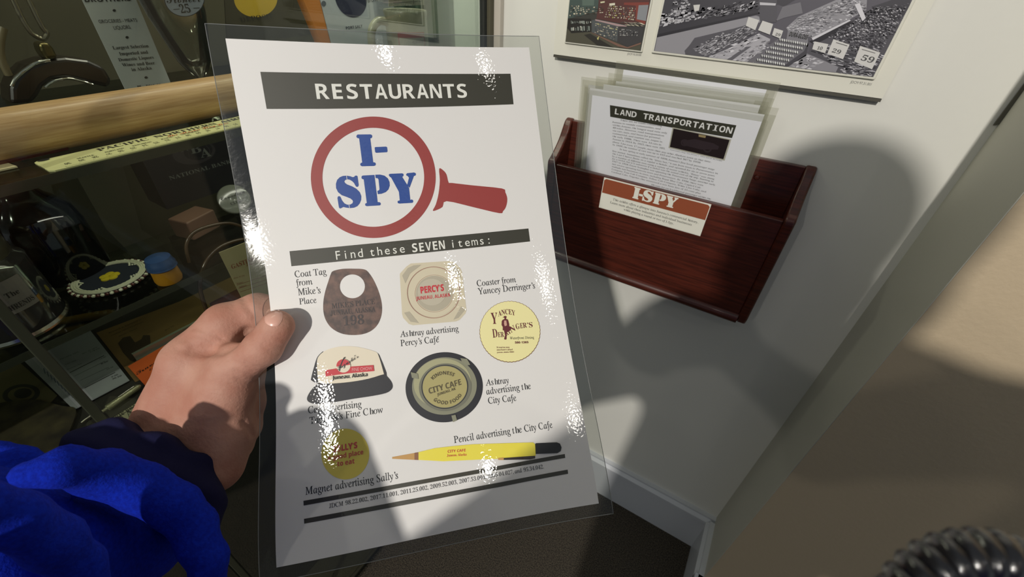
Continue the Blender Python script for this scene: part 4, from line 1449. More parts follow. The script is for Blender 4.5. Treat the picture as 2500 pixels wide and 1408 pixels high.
# ---- card files behind the bottle
for i, (pts, col, lb) in enumerate([([(10, 470), (122, 446), (190, 640), (100, 640)], (74, 74, 60), 'dull grey card standing behind the left side of the black bottle'),
                                    ([(188, 432), (300, 405), (345, 560), (470, 640), (360, 660), (260, 560)], (84, 82, 64), 'dull olive card leaning behind the right side of the black bottle')]):
    P3 = [onX(x, y, -0.705 - 0.01 * i) for x, y in pts]
    for p in P3:
        p[2] = min(max(p[2], ZD + 0.001), ZS1 - 0.009)
    thing1(MB().slab(P3, (-0.002, 0, 0)).build('card', mat('card_dull_%d' % i, col, 0.7)), lb, 'card')
# ---- pinkish wooden block and brown box beneath
b0 = on2(486, 562)
bkx, bky = b0[0] + 0.004, b0[1] - 0.002
th = 0.25
ux_, uy_ = np.array([math.cos(th), math.sin(th), 0]), np.array([-math.sin(th), math.cos(th), 0])
base = np.array([bkx, bky, ZS2])
MB().slab([base + ux_ * a_ + uy_ * c_ + np.array([0, 0, 0.0008]) for a_, c_ in [(-0.016, -0.021), (0.016, -0.021), (0.016, 0.021), (-0.016, 0.021)]], (0, 0, 0.026)).build('wooden_block', mat('block_pink_brown', (116, 84, 70), 0.55), bevel=0.002)
thing1(bpy.data.objects['wooden_block'], 'small pink brown block standing below the navy bank box', 'block')
# ---- etched glass lid and little tumbler
lc = onX(572, 487, -0.585)
lid = empty('etched_glass', lc, 'round clear glass etched with lettering, beside the left edge of the held sheet', 'glass')
vdir = -lc + ORG
vdir /= np.linalg.norm(vdir)
vdir = np.array([0.80, -0.30, 0.52])
vdir /= np.linalg.norm(vdir)
MB().lathe([(0.0001, 0), (0.0185, 0), (0.0195, 0.002), (0.0185, 0.004), (0.0165, 0.0045), (0.0001, 0.0035)], lc, 48, axis=vdir, cap=False).build('disc', mat('frosted_grey', (120, 122, 112), 0.15, coat=0.6, spec=0.6), lid, smooth=True)
e1_ = np.cross(np.array([0, 0, 1.0]), vdir)
lpz = Plane(lc + vdir * 0.0048, e1_, np.cross(vdir, e1_))
lq = Print(lpz, 1)
lq.mtext('Canadian', 'script', (-0.015, 0.001), (0.015, 0.005), TINY, 0)
lq.mtext('CLUB', 'serifbold', (-0.006, -0.007), (0.007, -0.005), TINY, 0)
lq.build('lettering', lid)
MB().lathe([(0.0001, 0), (0.012, 0), (0.013, 0.002), (0.015, 0.022), (0.0142, 0.022), (0.012, 0.003), (0.0001, 0.002)], (lc[0] + 0.012, lc[1] + 0.004, ZS2 + 0.0006), 36, cap=False).build('tumbler', m_clear, smooth=True)
thing1(bpy.data.objects['tumbler'], 'tiny clear tumbler under the etched glass disc', 'glass')
# ---- horn-rimmed loops
lo_ = [onX(x, y, -0.535) for x, y in spline([(462, 640), (455, 600), (470, 570), (510, 552), (560, 545), (610, 560)], 8)]
lo2 = [onX(x, y, -0.530) for x, y in spline([(505, 760), (488, 700), (500, 645), (535, 605), (590, 585), (640, 590)], 8)]
sg = empty('handbag_frame', lo_[0], 'curved brown handles rising beside the shaker, left of the held sheet', 'handles')
m_br = mat('resin_brown', (70, 54, 36), 0.25, coat=0.4)
MB().tube(lo_, 0.0020, 10).build('handle', m_br, sg, smooth=True)
MB().tube(lo2, 0.0024, 10).build('handle', m_br, sg, smooth=True)
# ---- hotel bill
XGp = -0.498
gp = Plane(onX(600, 680, XGp), (0, 1, 0), (0, 0, 1))
KG = dict(org=(500, 380), k=3.704)
gs = empty('hotel_bill', gp.P(0, 0), 'cream printed bill headed in red lettering, just above the index finger', 'bill')
MB().slab([gp.P(*gp.px(500 + x / 3.704, 380 + y / 3.704)) for x, y in [(130, 875), (520, 725), (900, 620), (900, 1500), (440, 1500)]], (-0.0008, 0, 0)).build('paper', mat('paper_straw', (168, 160, 118), 0.6), gs)
gq = Print(gp, 1)
m_rb = mat('print_red_brown', (136, 66, 38), 0.5)
gq.text('GASTINEAU CAFE', 'serifbold', (245, 1025), (640, 880), m_rb, 0, cap=(238, 985), **KG)
gq.text('JUNEAU, ALASKA', 'serif', (375, 1000), (560, 935), m_rb, 0, **KG)
for x0_, y0_, x1_, y1_ in ((290, 1170, 620, 1060), (305, 1200, 620, 1100), (320, 1232, 620, 1130)):
    gq.line([(x0_, y0_), (x1_, y1_)], 3, m_rb, 0, **KG)
gq.text('Date of stay', 'serif', (262, 1115), (360, 1085), m_rb, 0, **KG)
gq.text('Name', 'serif', (290, 1165), (345, 1147), m_rb, 0, **KG)
gq.text('Address', 'serif', (305, 1197), (375, 1175), m_rb, 0, **KG)
gq.build('print', gs)

# ================================================================== bottom deck of the case
def on3(x, y, dz=0.0012):
    return onZ(x, y, ZD - EYE + dz)


def sheet3(name, px, matl, label, cat, dz, group=None):
    e = empty(name, on3(*px[0], dz), label, cat, group)
    MB().slab([on3(*p, dz) for p in px], (0, 0, -0.0007)).build('paper', matl, e)
    return e, Plane(on3(*px[0], dz), (0, 1, 0), (-1, 0, 0))


# tan envelope
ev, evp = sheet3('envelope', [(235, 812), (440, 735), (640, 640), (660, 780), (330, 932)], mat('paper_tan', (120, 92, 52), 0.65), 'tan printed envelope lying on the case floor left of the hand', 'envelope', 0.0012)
eq = Print(evp, 1)
m_et = mat('print_tan_dark', (62, 46, 26), 0.6)
eq.text('Boswell & Powers Co.', 'serifbold', (266, 814), (346, 780), m_et, 0)
eq.text('Clothing, Shoes, Furnishings', 'serifbold', (272, 820), (350, 786), m_et, 0)
eq.text('Juneau, Alaska', 'serifbold', (290, 822), (335, 802), m_et, 0)
chair = [(288, 838), (300, 824), (318, 820), (330, 836), (345, 828), (350, 818), (366, 818), (368, 836), (362, 860), (335, 874), (330, 884), (318, 880), (300, 860)]
eq.ppoly(chair, mat('print_sepia', (58, 44, 28), 0.6), 0)
eq.text('Jan 24', 'script', (402, 808), (425, 796), m_et, 0)
eq.build('print', ev)
# receipt, partly left of the glass edge
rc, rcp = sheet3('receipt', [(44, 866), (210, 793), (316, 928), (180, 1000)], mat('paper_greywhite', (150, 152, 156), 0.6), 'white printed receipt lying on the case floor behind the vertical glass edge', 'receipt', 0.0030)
rr = Print(rcp, 1)
KR = dict(org=(0, 700), k=3.52)
for t_, x0, y0, x1, y1 in (('Ferreira, LLC', 520, 628, 678, 560), ('Nov. 23, 2016', 708, 580, 838, 520), ('5:18 PM', 775, 565, 855, 532), ('Table 1025', 560, 672, 655, 635), ('Gastineau Grill', 575, 715, 705, 660), ('12.00', 860, 625, 912, 603), ('8.50', 872, 668, 930, 643), ('24.50', 918, 715, 975, 690), ('6.00', 960, 780, 1015, 757), ('30.50', 965, 800, 1045, 768)):
    rr.text(t_, 'plain', (x0, y0), (x1, y1), TINY, 0, **KR)
for x0, y0, x1, y1, w in ((600, 738, 895, 590, 5), (640, 768, 900, 640, 2), (690, 805, 935, 690, 2), (728, 870, 990, 735, 5)):
    rr.line([(x0, y0), (x1, y1)], w, TINY, 0, **KR)
for i in range(11):
    rr.line([(375 + i * 29, 700 + i * 28), (390 + i * 30, 745 + i * 26)], 11, _M['print_blue_grey'], 0, **KR)
rr.build('print', rc)
# orange leaflet
ol, olp = sheet3('travel_leaflet', [(312, 894), (420, 832), (520, 800), (560, 900), (358, 945)], mat('paper_bright_orange', (214, 96, 40), 0.55), 'bright orange travel leaflet sticking out beside the back of the hand', 'leaflet', 0.0052)
oq = Print(olp, 1)
oq.text('Travel Gu', 'script', (335, 915), (420, 862), INK, 0)
oq.text('to Juneau', 'script', (366, 905), (420, 875), INK, 0)
oq.build('print', ol)
# yellow toothpick knife
p0, p1 = on3(112, 790, 0.006), on3(276, 763, 0.006)
kn = empty('paring_knife', p0, 'small knife with a yellow wooden handle above the receipt', 'knife')
dv = (p1 - p0) / np.linalg.norm(p1 - p0)
MB().tube([p0, p0 + dv * 0.006, p0 + dv * 0.04, p1 - dv * 0.004, p1], [0.0028, 0.0040, 0.0052, 0.0055, 0.0035], 14).build('handle', mat('wood_yellow', (200, 150, 44), 0.5), kn, smooth=True)
MB().tube([p0, p0 - dv * 0.010 + np.array([0, 0, -0.001]), p0 - dv * 0.020 + np.array([0.003, 0, -0.003])], [0.0014, 0.0012, 0.0006], 8).build('blade', m_steel, kn, smooth=True)
# glass name-plate bar
p0, p1 = on3(324, 866, 0.012), on3(482, 785, 0.012)
gbx = MB().slab([p0, p1, p1 + np.array([-0.004, 0, 0]), p0 + np.array([-0.004, 0, 0])], (0, 0, -0.010))
thing1(gbx.build('glass_bar', mat('glass_edge_bright', (150, 152, 136), 0.12, coat=0.6)), 'clear glass bar lying across the tan envelope, above the orange leaflet', 'bar')
# fountain pen
p0, p1 = on3(250, 1004, 0.007), on3(343, 940, 0.007)
pn = empty('fountain_pen', p0, 'engraved silver pen lying beside the wrist', 'pen')
dv = (p1 - p0) / np.linalg.norm(p1 - p0)
L_ = np.linalg.norm(p1 - p0)
m_eng = mat('silver_engraved', (176, 176, 140), 0.35, metal=0.7, bump=(900, 0.6, 0.0006))
MB().tube([p0, p0 + dv * 0.004, p0 + dv * 0.005, p1 - dv * 0.003, p1], [0.0016, 0.0018, 0.0034, 0.0034, 0.0012], 16).build('barrel', m_eng, pn, smooth=True)
MB().tube([p0 + dv * L_ * 0.45 + np.array([0, 0, 0.0038]), p1 - dv * 0.005 + np.array([0, 0, 0.0038])], 0.0006, 8).build('clip', m_steel, pn, smooth=True)
# fruit label by the cuff
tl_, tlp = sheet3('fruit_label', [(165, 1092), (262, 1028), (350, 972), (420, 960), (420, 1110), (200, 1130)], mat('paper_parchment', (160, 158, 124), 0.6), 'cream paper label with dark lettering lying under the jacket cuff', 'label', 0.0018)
tq = Print(tlp, 1)
tq.text('TRIP BRAND', 'serifbold', (276, 1027), (352, 980), TINY, 0, cap=(274, 1018))
tq.text('TAR', 'serifbold', (296, 1030), (352, 992), TINY, 0, cap=(293, 1014))
tq.line([(262, 1035), (350, 978)], 1.5, TINY, 0)
tq.build('print', tl_)
# steel hook near the left glass
p_ = [on3(*q, 0.004) for q in [(198, 1032), (208, 1024), (226, 1012)]]
thing1(MB().tube(p_, 0.0010, 8).build('hook', m_steel, smooth=True), 'thin bright metal hook on the dark case floor left of the glass edge', 'hook')
# tan sheet with round seal at the far left
se, sep = sheet3('stamped_sheet', [(-60, 800), (20, 860), (140, 965), (120, 985), (-60, 1010)], mat('paper_olive', (92, 84, 56), 0.65), 'olive brown sheet stamped with a dark round seal at the left edge', 'sheet', 0.0012)
sq2 = Print(sep, 1)
m_seal = mat('print_seal', (44, 42, 36), 0.6)
sq2.ell((52, 962), 46, 24, m_seal, 0, hole=0.72, rot=-0.12)
sq2.ell((56, 960), 22, 12, m_seal, 0, rot=-0.12)
sq2.build('seal', se)
# piece of spotted hide
hd = [on3(x, y, 0.0035) for x, y in spline([(-60, 1010), (60, 975), (150, 990), (185, 1000), (170, 1050), (150, 1090), (60, 1120), (-60, 1130)], 5, True)]
thing1(MB().slab(hd, (0, 0, -0.002)).build('hide_scrap', mat('hide_brown', (74, 66, 40), 0.8, noise=(40, (38, 32, 22), (1, 1, 1)))), 'mottled brown piece of hide on the case floor in the lower left', 'hide')
# dark red case seen past the wrist through the sheet's clear edge
rb = empty('red_case', on3(655, 1000), 'dark red box behind the hand beside the lower left edge of the held sheet', 'box')
pA, pB = onX(625, 935, -0.53), onX(720, 1080, -0.53)
MB().box((-0.555, pA[1], ZD + 0.0008), (-0.53, pA[1] + 0.10, ZD + 0.035)).build('lid', mat('lacquer_dark_red', (70, 26, 22), 0.35), rb, bevel=0.002)
MB().box((-0.5555, pA[1] - 0.0005, ZD + 0.0004), (-0.5295, pA[1] + 0.1005, ZD + 0.012)).build('tray', mat('lacquer_black', (24, 14, 14), 0.35), rb, bevel=0.001)
# ================================================================== the held laminated sheet
SW, SH = 0.2159, 0.3100
CW = np.array([[-0.30469, 0.16178, -0.04011], [0.08267, -0.09782, -0.29564], [0.01361, -0.01425, -0.10064], [0.12651, 0.02662, 0.30781], [-0.1049, -0.17744, -0.1921], [0.02374, 0.11671, 0.02977],
               [0.14562, 0.13598, -0.00605], [0.00739, 0.00313, 0.01735], [0.01935, 0.01152, 0.1604], [-0.00196, -0.09884, -0.45817], [-0.04511, 0.14847, 0.46975], [0.0276, -0.0689, -0.16521],
               [-0.01341, 0.00774, -0.00023], [0.05173, 0.00799, 0.00385], [-0.07395, 0.07988, -0.11034], [-0.13337, -0.52547, 0.3001], [0.38429, 0.82741, -0.33667], [-0.21984, -0.38068, 0.13397],
               [0.00063, 0.00059, 0.00177], [-0.02532, -0.00109, -0.00722], [0.10014, -0.11301, 0.00386], [-0.10014, 0.52623, 0.01198], [-0.03428, -0.75957, -0.0117], [0.06081, 0.33661, -0.00139]])
PWR = [(i, j) for i in range(4) for j in range(6)]


class Sheet:
    """the gently bowed sheet: x along its width, -y down its height (metres)"""
    cell = 0.008

    def raw(s, u, v):
        vc = min(max(v, -0.02), 1.02)
        p = sum(CW[k] * u ** i * vc ** j for k, (i, j) in enumerate(PWR))
        if vc != v:
            h = 1e-4
            q = sum(CW[k] * u ** i * (vc - h * np.sign(v - vc)) ** j for k, (i, j) in enumerate(PWR))
            p = p + (p - q) / h * abs(v - vc)
        return p

    def N(s, x, y):
        u, v = x / SW, -y / SH
        h = 1e-3
        n = np.cross(s.raw(u + h, v) - s.raw(u - h, v), s.raw(u, v - h) - s.raw(u, v + h))
        return n / np.linalg.norm(n)

    def P(s, x, y, h=0.0):
        p = s.raw(x / SW, -y / SH) + ORG
        return p + s.N(x, y) * h if h else p

    def px(s, X, Y):
        q = np.array([0.5, 0.5])

        def pr(a):
            p = s.raw(*a)
            z = p @ FWD
            return np.array([1250 + F_PX * (p @ RGT) / z, 704 - F_PX * (p @ UPV) / z])
        for _ in range(12):
            f0 = pr(q)
            h = 1e-5
            J = np.stack([(pr(q + [h, 0]) - f0) / h, (pr(q + [0, h]) - f0) / h], 1)
            d = np.linalg.solve(J, np.array([X, Y]) - f0)
            q = q + d
            if abs(d).max() < 1e-7:
                break
        return np.array([q[0] * SW, -q[1] * SH])


sh = Sheet()


def FM(name, col):
    return mat(name, col, 0.55, film=True)


F_PAPER = FM('sheet_paper', (226, 224, 222))
F_BAND = FM('sheet_olive_black', (50, 48, 35))
F_WHITE = FM('sheet_white', (228, 228, 220))
F_RED = FM('sheet_brick_red', (150, 52, 48))
F_BLUE = FM('sheet_blue', (14, 66, 146))
F_INK = FM('sheet_black', (9, 9, 11))
F_CREAM = FM('sheet_cream', (238, 230, 168))
F_MAROON = FM('sheet_maroon', (98, 24, 32))
F_YELLOW = FM('sheet_yellow', (222, 202, 76))
F_LEMON = FM('sheet_lemon', (236, 222, 72))
F_SCARLET = FM('sheet_scarlet', (196, 40, 52))
F_NAVY = FM('sheet_navy_black', (20, 19, 28))
F_ASH = FM('sheet_glass_beige', (208, 198, 172))
F_ASH2 = FM('sheet_glass_grey', (176, 168, 148))
F_ASHR = FM('sheet_glass_rose', (160, 120, 104))
F_OCHRE = FM('sheet_ochre', (170, 160, 104))
F_SMOKE = FM('sheet_smoke_green', (134, 134, 112))
F_SMOKE2 = FM('sheet_smoke_pale', (166, 164, 128))
F_GOLD = FM('sheet_gold', (196, 150, 84))
F_CAP = FM('sheet_cap_ivory', (226, 216, 194))
F_TAG = mat('sheet_tag_brown', (112, 82, 70), 0.55, film=True, noise=(190, (70, 52, 46), (1, 1, 1)))
F_TAGD = FM('sheet_tag_stamped', (48, 36, 36))

root = empty('laminated_sheet', sh.P(SW / 2, -SH / 2), 'large hand held laminated RESTAURANTS sheet with a red magnifying glass', 'sheet')
# paper leaf
NU, NV = 28, 44
V, Fq = [], []
for sgn in (0.0, -0.0005):
    for j in range(NV + 1):
        for i in range(NU + 1):
            V.append(sh.P(SW * i / NU, -SH * j / NV, sgn))
nn = (NU + 1) * (NV + 1)
for j in range(NV):
    for i in range(NU):
        a_ = j * (NU + 1) + i
        Fq.append((a_, a_ + NU + 1, a_ + NU + 2, a_ + 1))
        Fq.append((a_ + nn, a_ + 1 + nn, a_ + NU + 2 + nn, a_ + NU + 1 + nn))
ring = [i for i in range(NU + 1)] + [j * (NU + 1) + NU for j in range(1, NV + 1)] + [NV * (NU + 1) + i for i in range(NU - 1, -1, -1)] + [j * (NU + 1) for j in range(NV - 1, 0, -1)]
for i, a_ in enumerate(ring):
    b_ = ring[(i + 1) % len(ring)]
    Fq.append((a_, b_, b_ + nn, a_ + nn))
paper = MB().add(V, Fq).build('paper', F_PAPER, root, smooth=True)
# clear border of the pouch
m_pouch = clear_mat('pouch_clear', (226, 228, 224), 0.35, 0.04, 0.05, (176, 186, 196), bump=0.02)
ML, MR, MT, MBm = 0.0108, 0.0100, 0.0075, 0.0072
V, Fq = [], []
NB = 60


def border(s):
    """point pairs (inner, outer) round the sheet"""
    out = []
    for i in range(NB):
        t = i / NB
        out.append(((SW * t, 0), (-ML + (SW + ML + MR) * t, MT)))
    for i in range(NB):
        t = i / NB
        out.append(((SW, -SH * t), (SW + MR, MT - (SH + MT + MBm) * t)))
    for i in range(NB):
        t = i / NB
        out.append(((SW * (1 - t), -SH), (SW + MR - (SW + ML + MR) * t, -SH - MBm)))
    for i in range(NB):
        t = i / NB
        out.append(((0, -SH * (1 - t)), (-ML, -SH - MBm + (SH + MT + MBm) * t)))
    return out


bd = border(0)
for (ix, iy), (ox, oy) in bd:
    for t in (0, 0.5, 1):
        V.append(sh.P(ix + (ox - ix) * t, iy + (oy - iy) * t, -0.0002))
n_ = len(bd)
for i in range(n_):
    j = (i + 1) % n_
    for t in (0, 1):
        Fq.append((3 * i + t, 3 * j + t, 3 * j + t + 1, 3 * i + t + 1))
MB().add(V, Fq).build('clear_border', m_pouch, root, smooth=True)
# bright cut rim of the pouch
mb = MB()
mb.tube([sh.P(o[0], o[1], -0.0002) for _, o in bd], 0.00022, 6, closed=True)
mb.build('cut_edge', clear_mat('pouch_rim', (170, 172, 168), 1.2, 0.15, 0.35, (200, 204, 204)), root, smooth=True)


def SP():
    return Print(sh, 1)


def X5(**k):
    return dict(org=(660, 560), k=3.2, **k)


def X6(**k):
    return dict(org=(660, 960), k=2.841, **k)


def X7(**k):
    return dict(org=(500, 50), k=2.386, **k)


def XS_(**k):
    return dict(org=(800, 310), k=6.704, **k)


# heading
p = SP()
p.ppoly([(635.7, 175.4), (788, 178.4), (940, 179.6), (1094, 180.3), (1246, 180), (1253.6, 254.5), (1100, 259.6), (940, 263.3), (795, 265.5), (651.2, 265.7)], F_BAND)
p.text('RESTAURANTS', 'monobold', (774, 241.8), (1141, 238.4), F_WHITE, 1, cap=(770, 204.5))
p.build('heading_band', root)
# magnifying glass and stencil letters
p = SP()
p.ell((981.5, 913), 363.5, 353.5, F_RED, 0, hole=0.815, n=120, rot=0.05, **X7())
p.ppoly(spline([(1365, 863), (1388, 872), (1408, 897), (1420, 943), (1440, 946), (1560, 960), (1730, 978), (1750, 1000), (1762, 1040), (1754, 1085), (1737, 1110), (1715, 1122), (1560, 1086), (1408, 1052), (1385, 1085), (1352, 1103), (1328, 1107), (1346, 1070), (1362, 1005), (1369, 930)], 3, True), F_RED, 0, **X7())
p.build('magnifying_glass_print', root)
p = SP()
for k_ in 'I-SPpYy':
    p.ppoly(ST[k_], F_BLUE, 0, **XS_())
p.ppoly([(305, 790), (313, 790), (322, 860), (314, 860)], F_PAPER, 1, **XS_())
p.ppoly([(346, 1262), (354, 1262), (364, 1332), (356, 1332)], F_PAPER, 1, **XS_())
p.build('stencil_lettering', root)
# second band
p = SP()
p.ppoly([(706.9, 613), (860, 598.5), (1000, 585), (1150, 571), (1290, 557.5), (1294, 589.2), (1150, 605), (1000, 620.5), (860, 635), (711.6, 649.7)], F_BAND)
p.text('Find', 'mono', (821.6, 634), (887, 627), F_WHITE, 1, cap=(819, 613))
p.text('these', 'mono', (905, 625.2), (989, 616), F_WHITE, 1, hgt=0.0056)
p.text('SEVEN', 'monobold', (1007.5, 615.8), (1087, 607.2), F_WHITE, 1, hgt=0.0059)
p.text('items:', 'mono', (1105, 604.6), (1196, 594.6), F_WHITE, 1, hgt=0.0056)
p.build('instruction_band', root)


def label(name, *rows):
    p = SP()
    for t_, x0, y0, x1, y1 in rows:
        p.text(t_, 'serif', (x0, y0), (x1, y1), F_INK, 0, squash=1.06)
    p.build(name, root)


label('coat_tag_caption', ('Coat Tag', 720.3, 677.2, 797.5, 669.6), ('from', 723.6, 697.8, 763.5, 694), ('Mike’s', 728.2, 720.8, 783, 715.4), ('Place', 731.2, 743.2, 773, 738.8))
label('coaster_caption', ('Coaster from', 1164.7, 699, 1260, 688.6), ('Yancey Derringer’s', 1167, 718.8, 1306.5, 703.6))
label('ashtray_caption', ('Ashtray advertising', 976.8, 823, 1120, 808.4), ('Percy’s Cafe', 978.2, 845, 1072, 834.8))
label('city_cafe_caption', ('Ashtray', 1186, 941.3, 1242.3, 934.8), ('advertising the', 1188, 963, 1296.4, 949), ('City Cafe', 1192.2, 985.6, 1260.8, 977.8))
label('cap_caption', ('Cap advertising', 752, 1009, 883, 993.6), ('Taguchi’s Fine Chow', 756, 1035, 934.5, 1007))
label('magnet_caption', ('Magnet advertising Sally’s', 746, 1207.5, 972, 1167.6))
label('pencil_caption', ('Pencil advertising the City Cafe', 1108.8, 1081.4, 1349.4, 1043.6))
p = SP()
p.text('JDCM 98.22.002, 2017.11.001, 2011.25.002, 2009.52.003, 2007.53.004, 2005.04.027, and 95.34.042.', 'serif', (804, 1239.8), (1328, 1143), F_INK, 0, squash=1.06)
p.ppoly([(741, 1222), (900, 1194), (1060, 1165.2), (1220, 1136.4), (1378.8, 1107.8), (1379.8, 1117.3), (1220, 1146.4), (1060, 1175.4), (900, 1204.8), (741.7, 1233.5)], F_BAND)
p.ppoly([(742.4, 1266), (903, 1236.6), (1064, 1206.6), (1225, 1176.2), (1385.8, 1145.9), (1386.9, 1156), (1226, 1187), (1065, 1217.6), (904, 1248), (743, 1277.8)], F_BAND)
p.build('catalogue_rules', root)
e_ac = SP()
e_ac.ppoly([(1066.5, 823.5), (1070.5, 820.5), (1071.8, 821.6), (1067.2, 825)], F_INK)
e_ac.build('accent', root)

# --- coat tag
p = SP()
p.ppoly(spline([(490, 325), (560, 308), (650, 306), (735, 312), (775, 345), (815, 410), (852, 500), (872, 590), (868, 670), (840, 740), (790, 790), (720, 818), (630, 824), (550, 810), (480, 770), (435, 710), (415, 640), (415, 560), (430, 480), (455, 400), (472, 350)], 4, True), F_TAG, 0, [[(641 + 98 * math.cos(a / 36 * 6.2832), 444 + 93 * math.sin(a / 36 * 6.2832)) for a in range(36)]], **X5())
p.text('MIKE’S PLACE', 'serifbold', (482, 620), (818, 582), F_TAGD, 1, cap=(480, 578), **X5())
p.text('JUNEAU, ALASKA', 'serifbold', (470, 672), (822, 640), F_TAGD, 1, cap=(468, 634), **X5())
p.text('198', 'serifbold', (572, 752), (734, 738), F_TAGD, 1, cap=(566, 680), **X5())
p.build('coat_tag_picture', root)
# --- Percy's ashtray
p = SP()
octo = [(1012, 345), (1062, 290), (1098, 265), (1400, 246), (1440, 258), (1485, 305), (1497, 332), (1532, 630), (1525, 655), (1480, 705), (1452, 718), (1115, 748), (1082, 738), (1038, 690), (1029, 660), (1012, 370)]
p.ppoly(octo, F_ASH, 0, **X5())
for poly_ in ([(1030, 360), (1075, 300), (1120, 280), (1180, 275), (1090, 345), (1055, 420)], [(1420, 262), (1475, 320), (1490, 380), (1440, 340), (1385, 280)], [(1520, 630), (1470, 690), (1430, 705), (1490, 600)], [(1045, 650), (1095, 720), (1160, 730), (1085, 640)]):
    p.ppoly(poly_, F_ASH2, 1, **X5())
p.ell((1275, 492), 207, 202, F_ASHR, 2, hole=0.975, **X5())
p.ell((1275, 492), 196, 190, F_ASH, 2, **X5())
p.ell((1280, 500), 150, 146, F_ASHR, 3, hole=0.985, **X5())
p.ell((1280, 500), 142, 138, F_ASH2, 3, **X5())
p.ell((1262, 490), 110, 104, FM('sheet_glass_mid', (188, 180, 160)), 4, **X5())
p.text('PERCY’S', 'heavy', (1176, 500), (1358, 478), F_SCARLET, 5, cap=(1172, 448), **X5())
p.text('JUNEAU, ALASKA', 'sansbold', (1140, 553), (1406, 524), F_SCARLET, 5, cap=(1137, 526), **X5())
p.build('percys_ashtray_picture', root)
# --- coaster
p = SP()
C8 = dict(org=(1160, 725), k=8.5353)
p.ell((725, 722), 628, 634, FM('sheet_outline_brown', (128, 96, 60)), 0, wob=0.014, nw=52, n=312, **C8)
p.ell((723, 718), 617, 622, F_CREAM, 1, wob=0.014, nw=52, n=312, **C8)
p.text('Y', 'serifbold', (335, 562), (472, 556), F_MAROON, 2, cap=(310, 330), **C8)
p.mtext('ANCEY', 'serifbold', sh.px(1160 + 480 / 8.5353, 725 + 410 / 8.5353), sh.px(1160 + 835 / 8.5353, 725 + 392 / 8.5353), F_MAROON, 2, h=0.0036, arc=0.0014)
p.text('D', 'serifbold', (368, 848), (470, 836), F_MAROON, 2, cap=(350, 672), **C8)
for ch, x0, y0, x1, y1, hy in (('E', 478, 838, 540, 830, 735), ('R', 545, 838, 605, 826, 730), ('R', 640, 815, 705, 780, 700), ('I', 712, 775, 742, 752, 660), ('N', 748, 745, 850, 690, 610), ('G', 858, 675, 930, 655, 560), ('E', 938, 652, 998, 645, 545), ('R', 1002, 645, 1080, 632, 540), ('’', 1090, 632, 1115, 628, 535), ('S', 1122, 634, 1198, 628, 528)):
    p.text(ch, 'serifbold', (x0, y0), (x1, y1), F_MAROON, 2, cap=(x0 - 6, hy), **C8)
man = [(565, 425), (600, 412), (590, 395), (640, 395), (655, 415), (645, 430), (640, 455), (680, 470), (705, 560), (708, 610), (745, 620), (740, 690), (690, 720), (655, 740), (650, 880), (620, 890), (600, 870), (620, 800), (600, 700), (572, 690), (572, 620), (548, 585), (552, 500), (570, 475), (610, 455), (605, 432)]
p.ppoly(man, F_MAROON, 3, **C8)
p.ppoly([(600, 490), (645, 490), (660, 590), (615, 610), (598, 560)], FM('sheet_pink', (206, 160, 140)), 4, **C8)
p.text('Waterfront Dining', 'serif', (722, 882), (1226, 866), F_INK, 2, **C8)
p.text('586-1365', 'heavy', (828, 968), (1110, 960), F_MAROON, 2, cap=(826, 925), **C8)
for t_, x0, y0, x1, y1 in (('76 marine way', 442, 1064, 715, 1060), ('merchant’s wharf', 450, 1115, 782, 1108), ('juneau, alaska 99801', 452, 1166, 808, 1156)):
    p.text(t_, 'sansbold', (x0, y0), (x1, y1), F_MAROON, 2, **C8)
p.build('coaster_picture', root)
# --- cap
p = SP()
C9 = dict(org=(740, 840), k=8.8)
p.ppoly(spline([(440, 150), (360, 210), (295, 300), (240, 470), (175, 720), (185, 780), (320, 845), (400, 820), (360, 500), (350, 300)], 3, True), F_NAVY, 0, **C9)
p.ppoly(spline([(320, 290), (430, 170), (600, 90), (850, 45), (1100, 50), (1300, 85), (1500, 140), (1600, 190), (1660, 310), (1750, 600), (1735, 650), (1560, 700), (1250, 770), (1000, 810), (700, 838), (370, 835), (325, 760), (300, 450)], 3, True), F_CAP, 1, **C9)
p.ppoly([(1600, 185), (1640, 240), (1700, 380), (1790, 610), (1795, 680), (1740, 640), (1680, 420), (1640, 290)], F_NAVY, 2, **C9)
p.ppoly(spline([(340, 850), (600, 850), (1000, 815), (1400, 745), (1740, 645), (1800, 690), (1890, 800), (1922, 900), (1890, 980), (1780, 1050), (1500, 1110), (1100, 1170), (700, 1240), (350, 1285), (160, 1255), (90, 1180), (130, 1060), (230, 930)], 3, True), F_NAVY, 3, **C9)
p.ppoly([(487, 560), (720, 520), (1015, 482), (1515, 448), (1532, 576), (1000, 622), (700, 662), (490, 690)], F_SCARLET, 4, **C9)
p.ell((872, 462), 152, 146, F_CAP, 5, **C9)
p.ell((872, 462), 146, 140, F_SCARLET, 6, a0=172, a1=352, **C9)
p.text('Taguchi’s', 'script', (760, 560), (1195, 285), F_INK, 7, cap=(760, 470), **C9)
p.line([(900, 280), (850, 370), (800, 500), (792, 575)], 22, F_INK, 7, **C9)
p.text('FINE CHOW', 'plain', (1058, 580), (1490, 548), FM('sheet_pale_rose', (232, 170, 170)), 5, cap=(1050, 512), **C9)
p.text('Juneau, Alaska', 'sansbold', (632, 762), (1388, 688), F_INK, 5, **C9)
p.build('cap_picture', root)
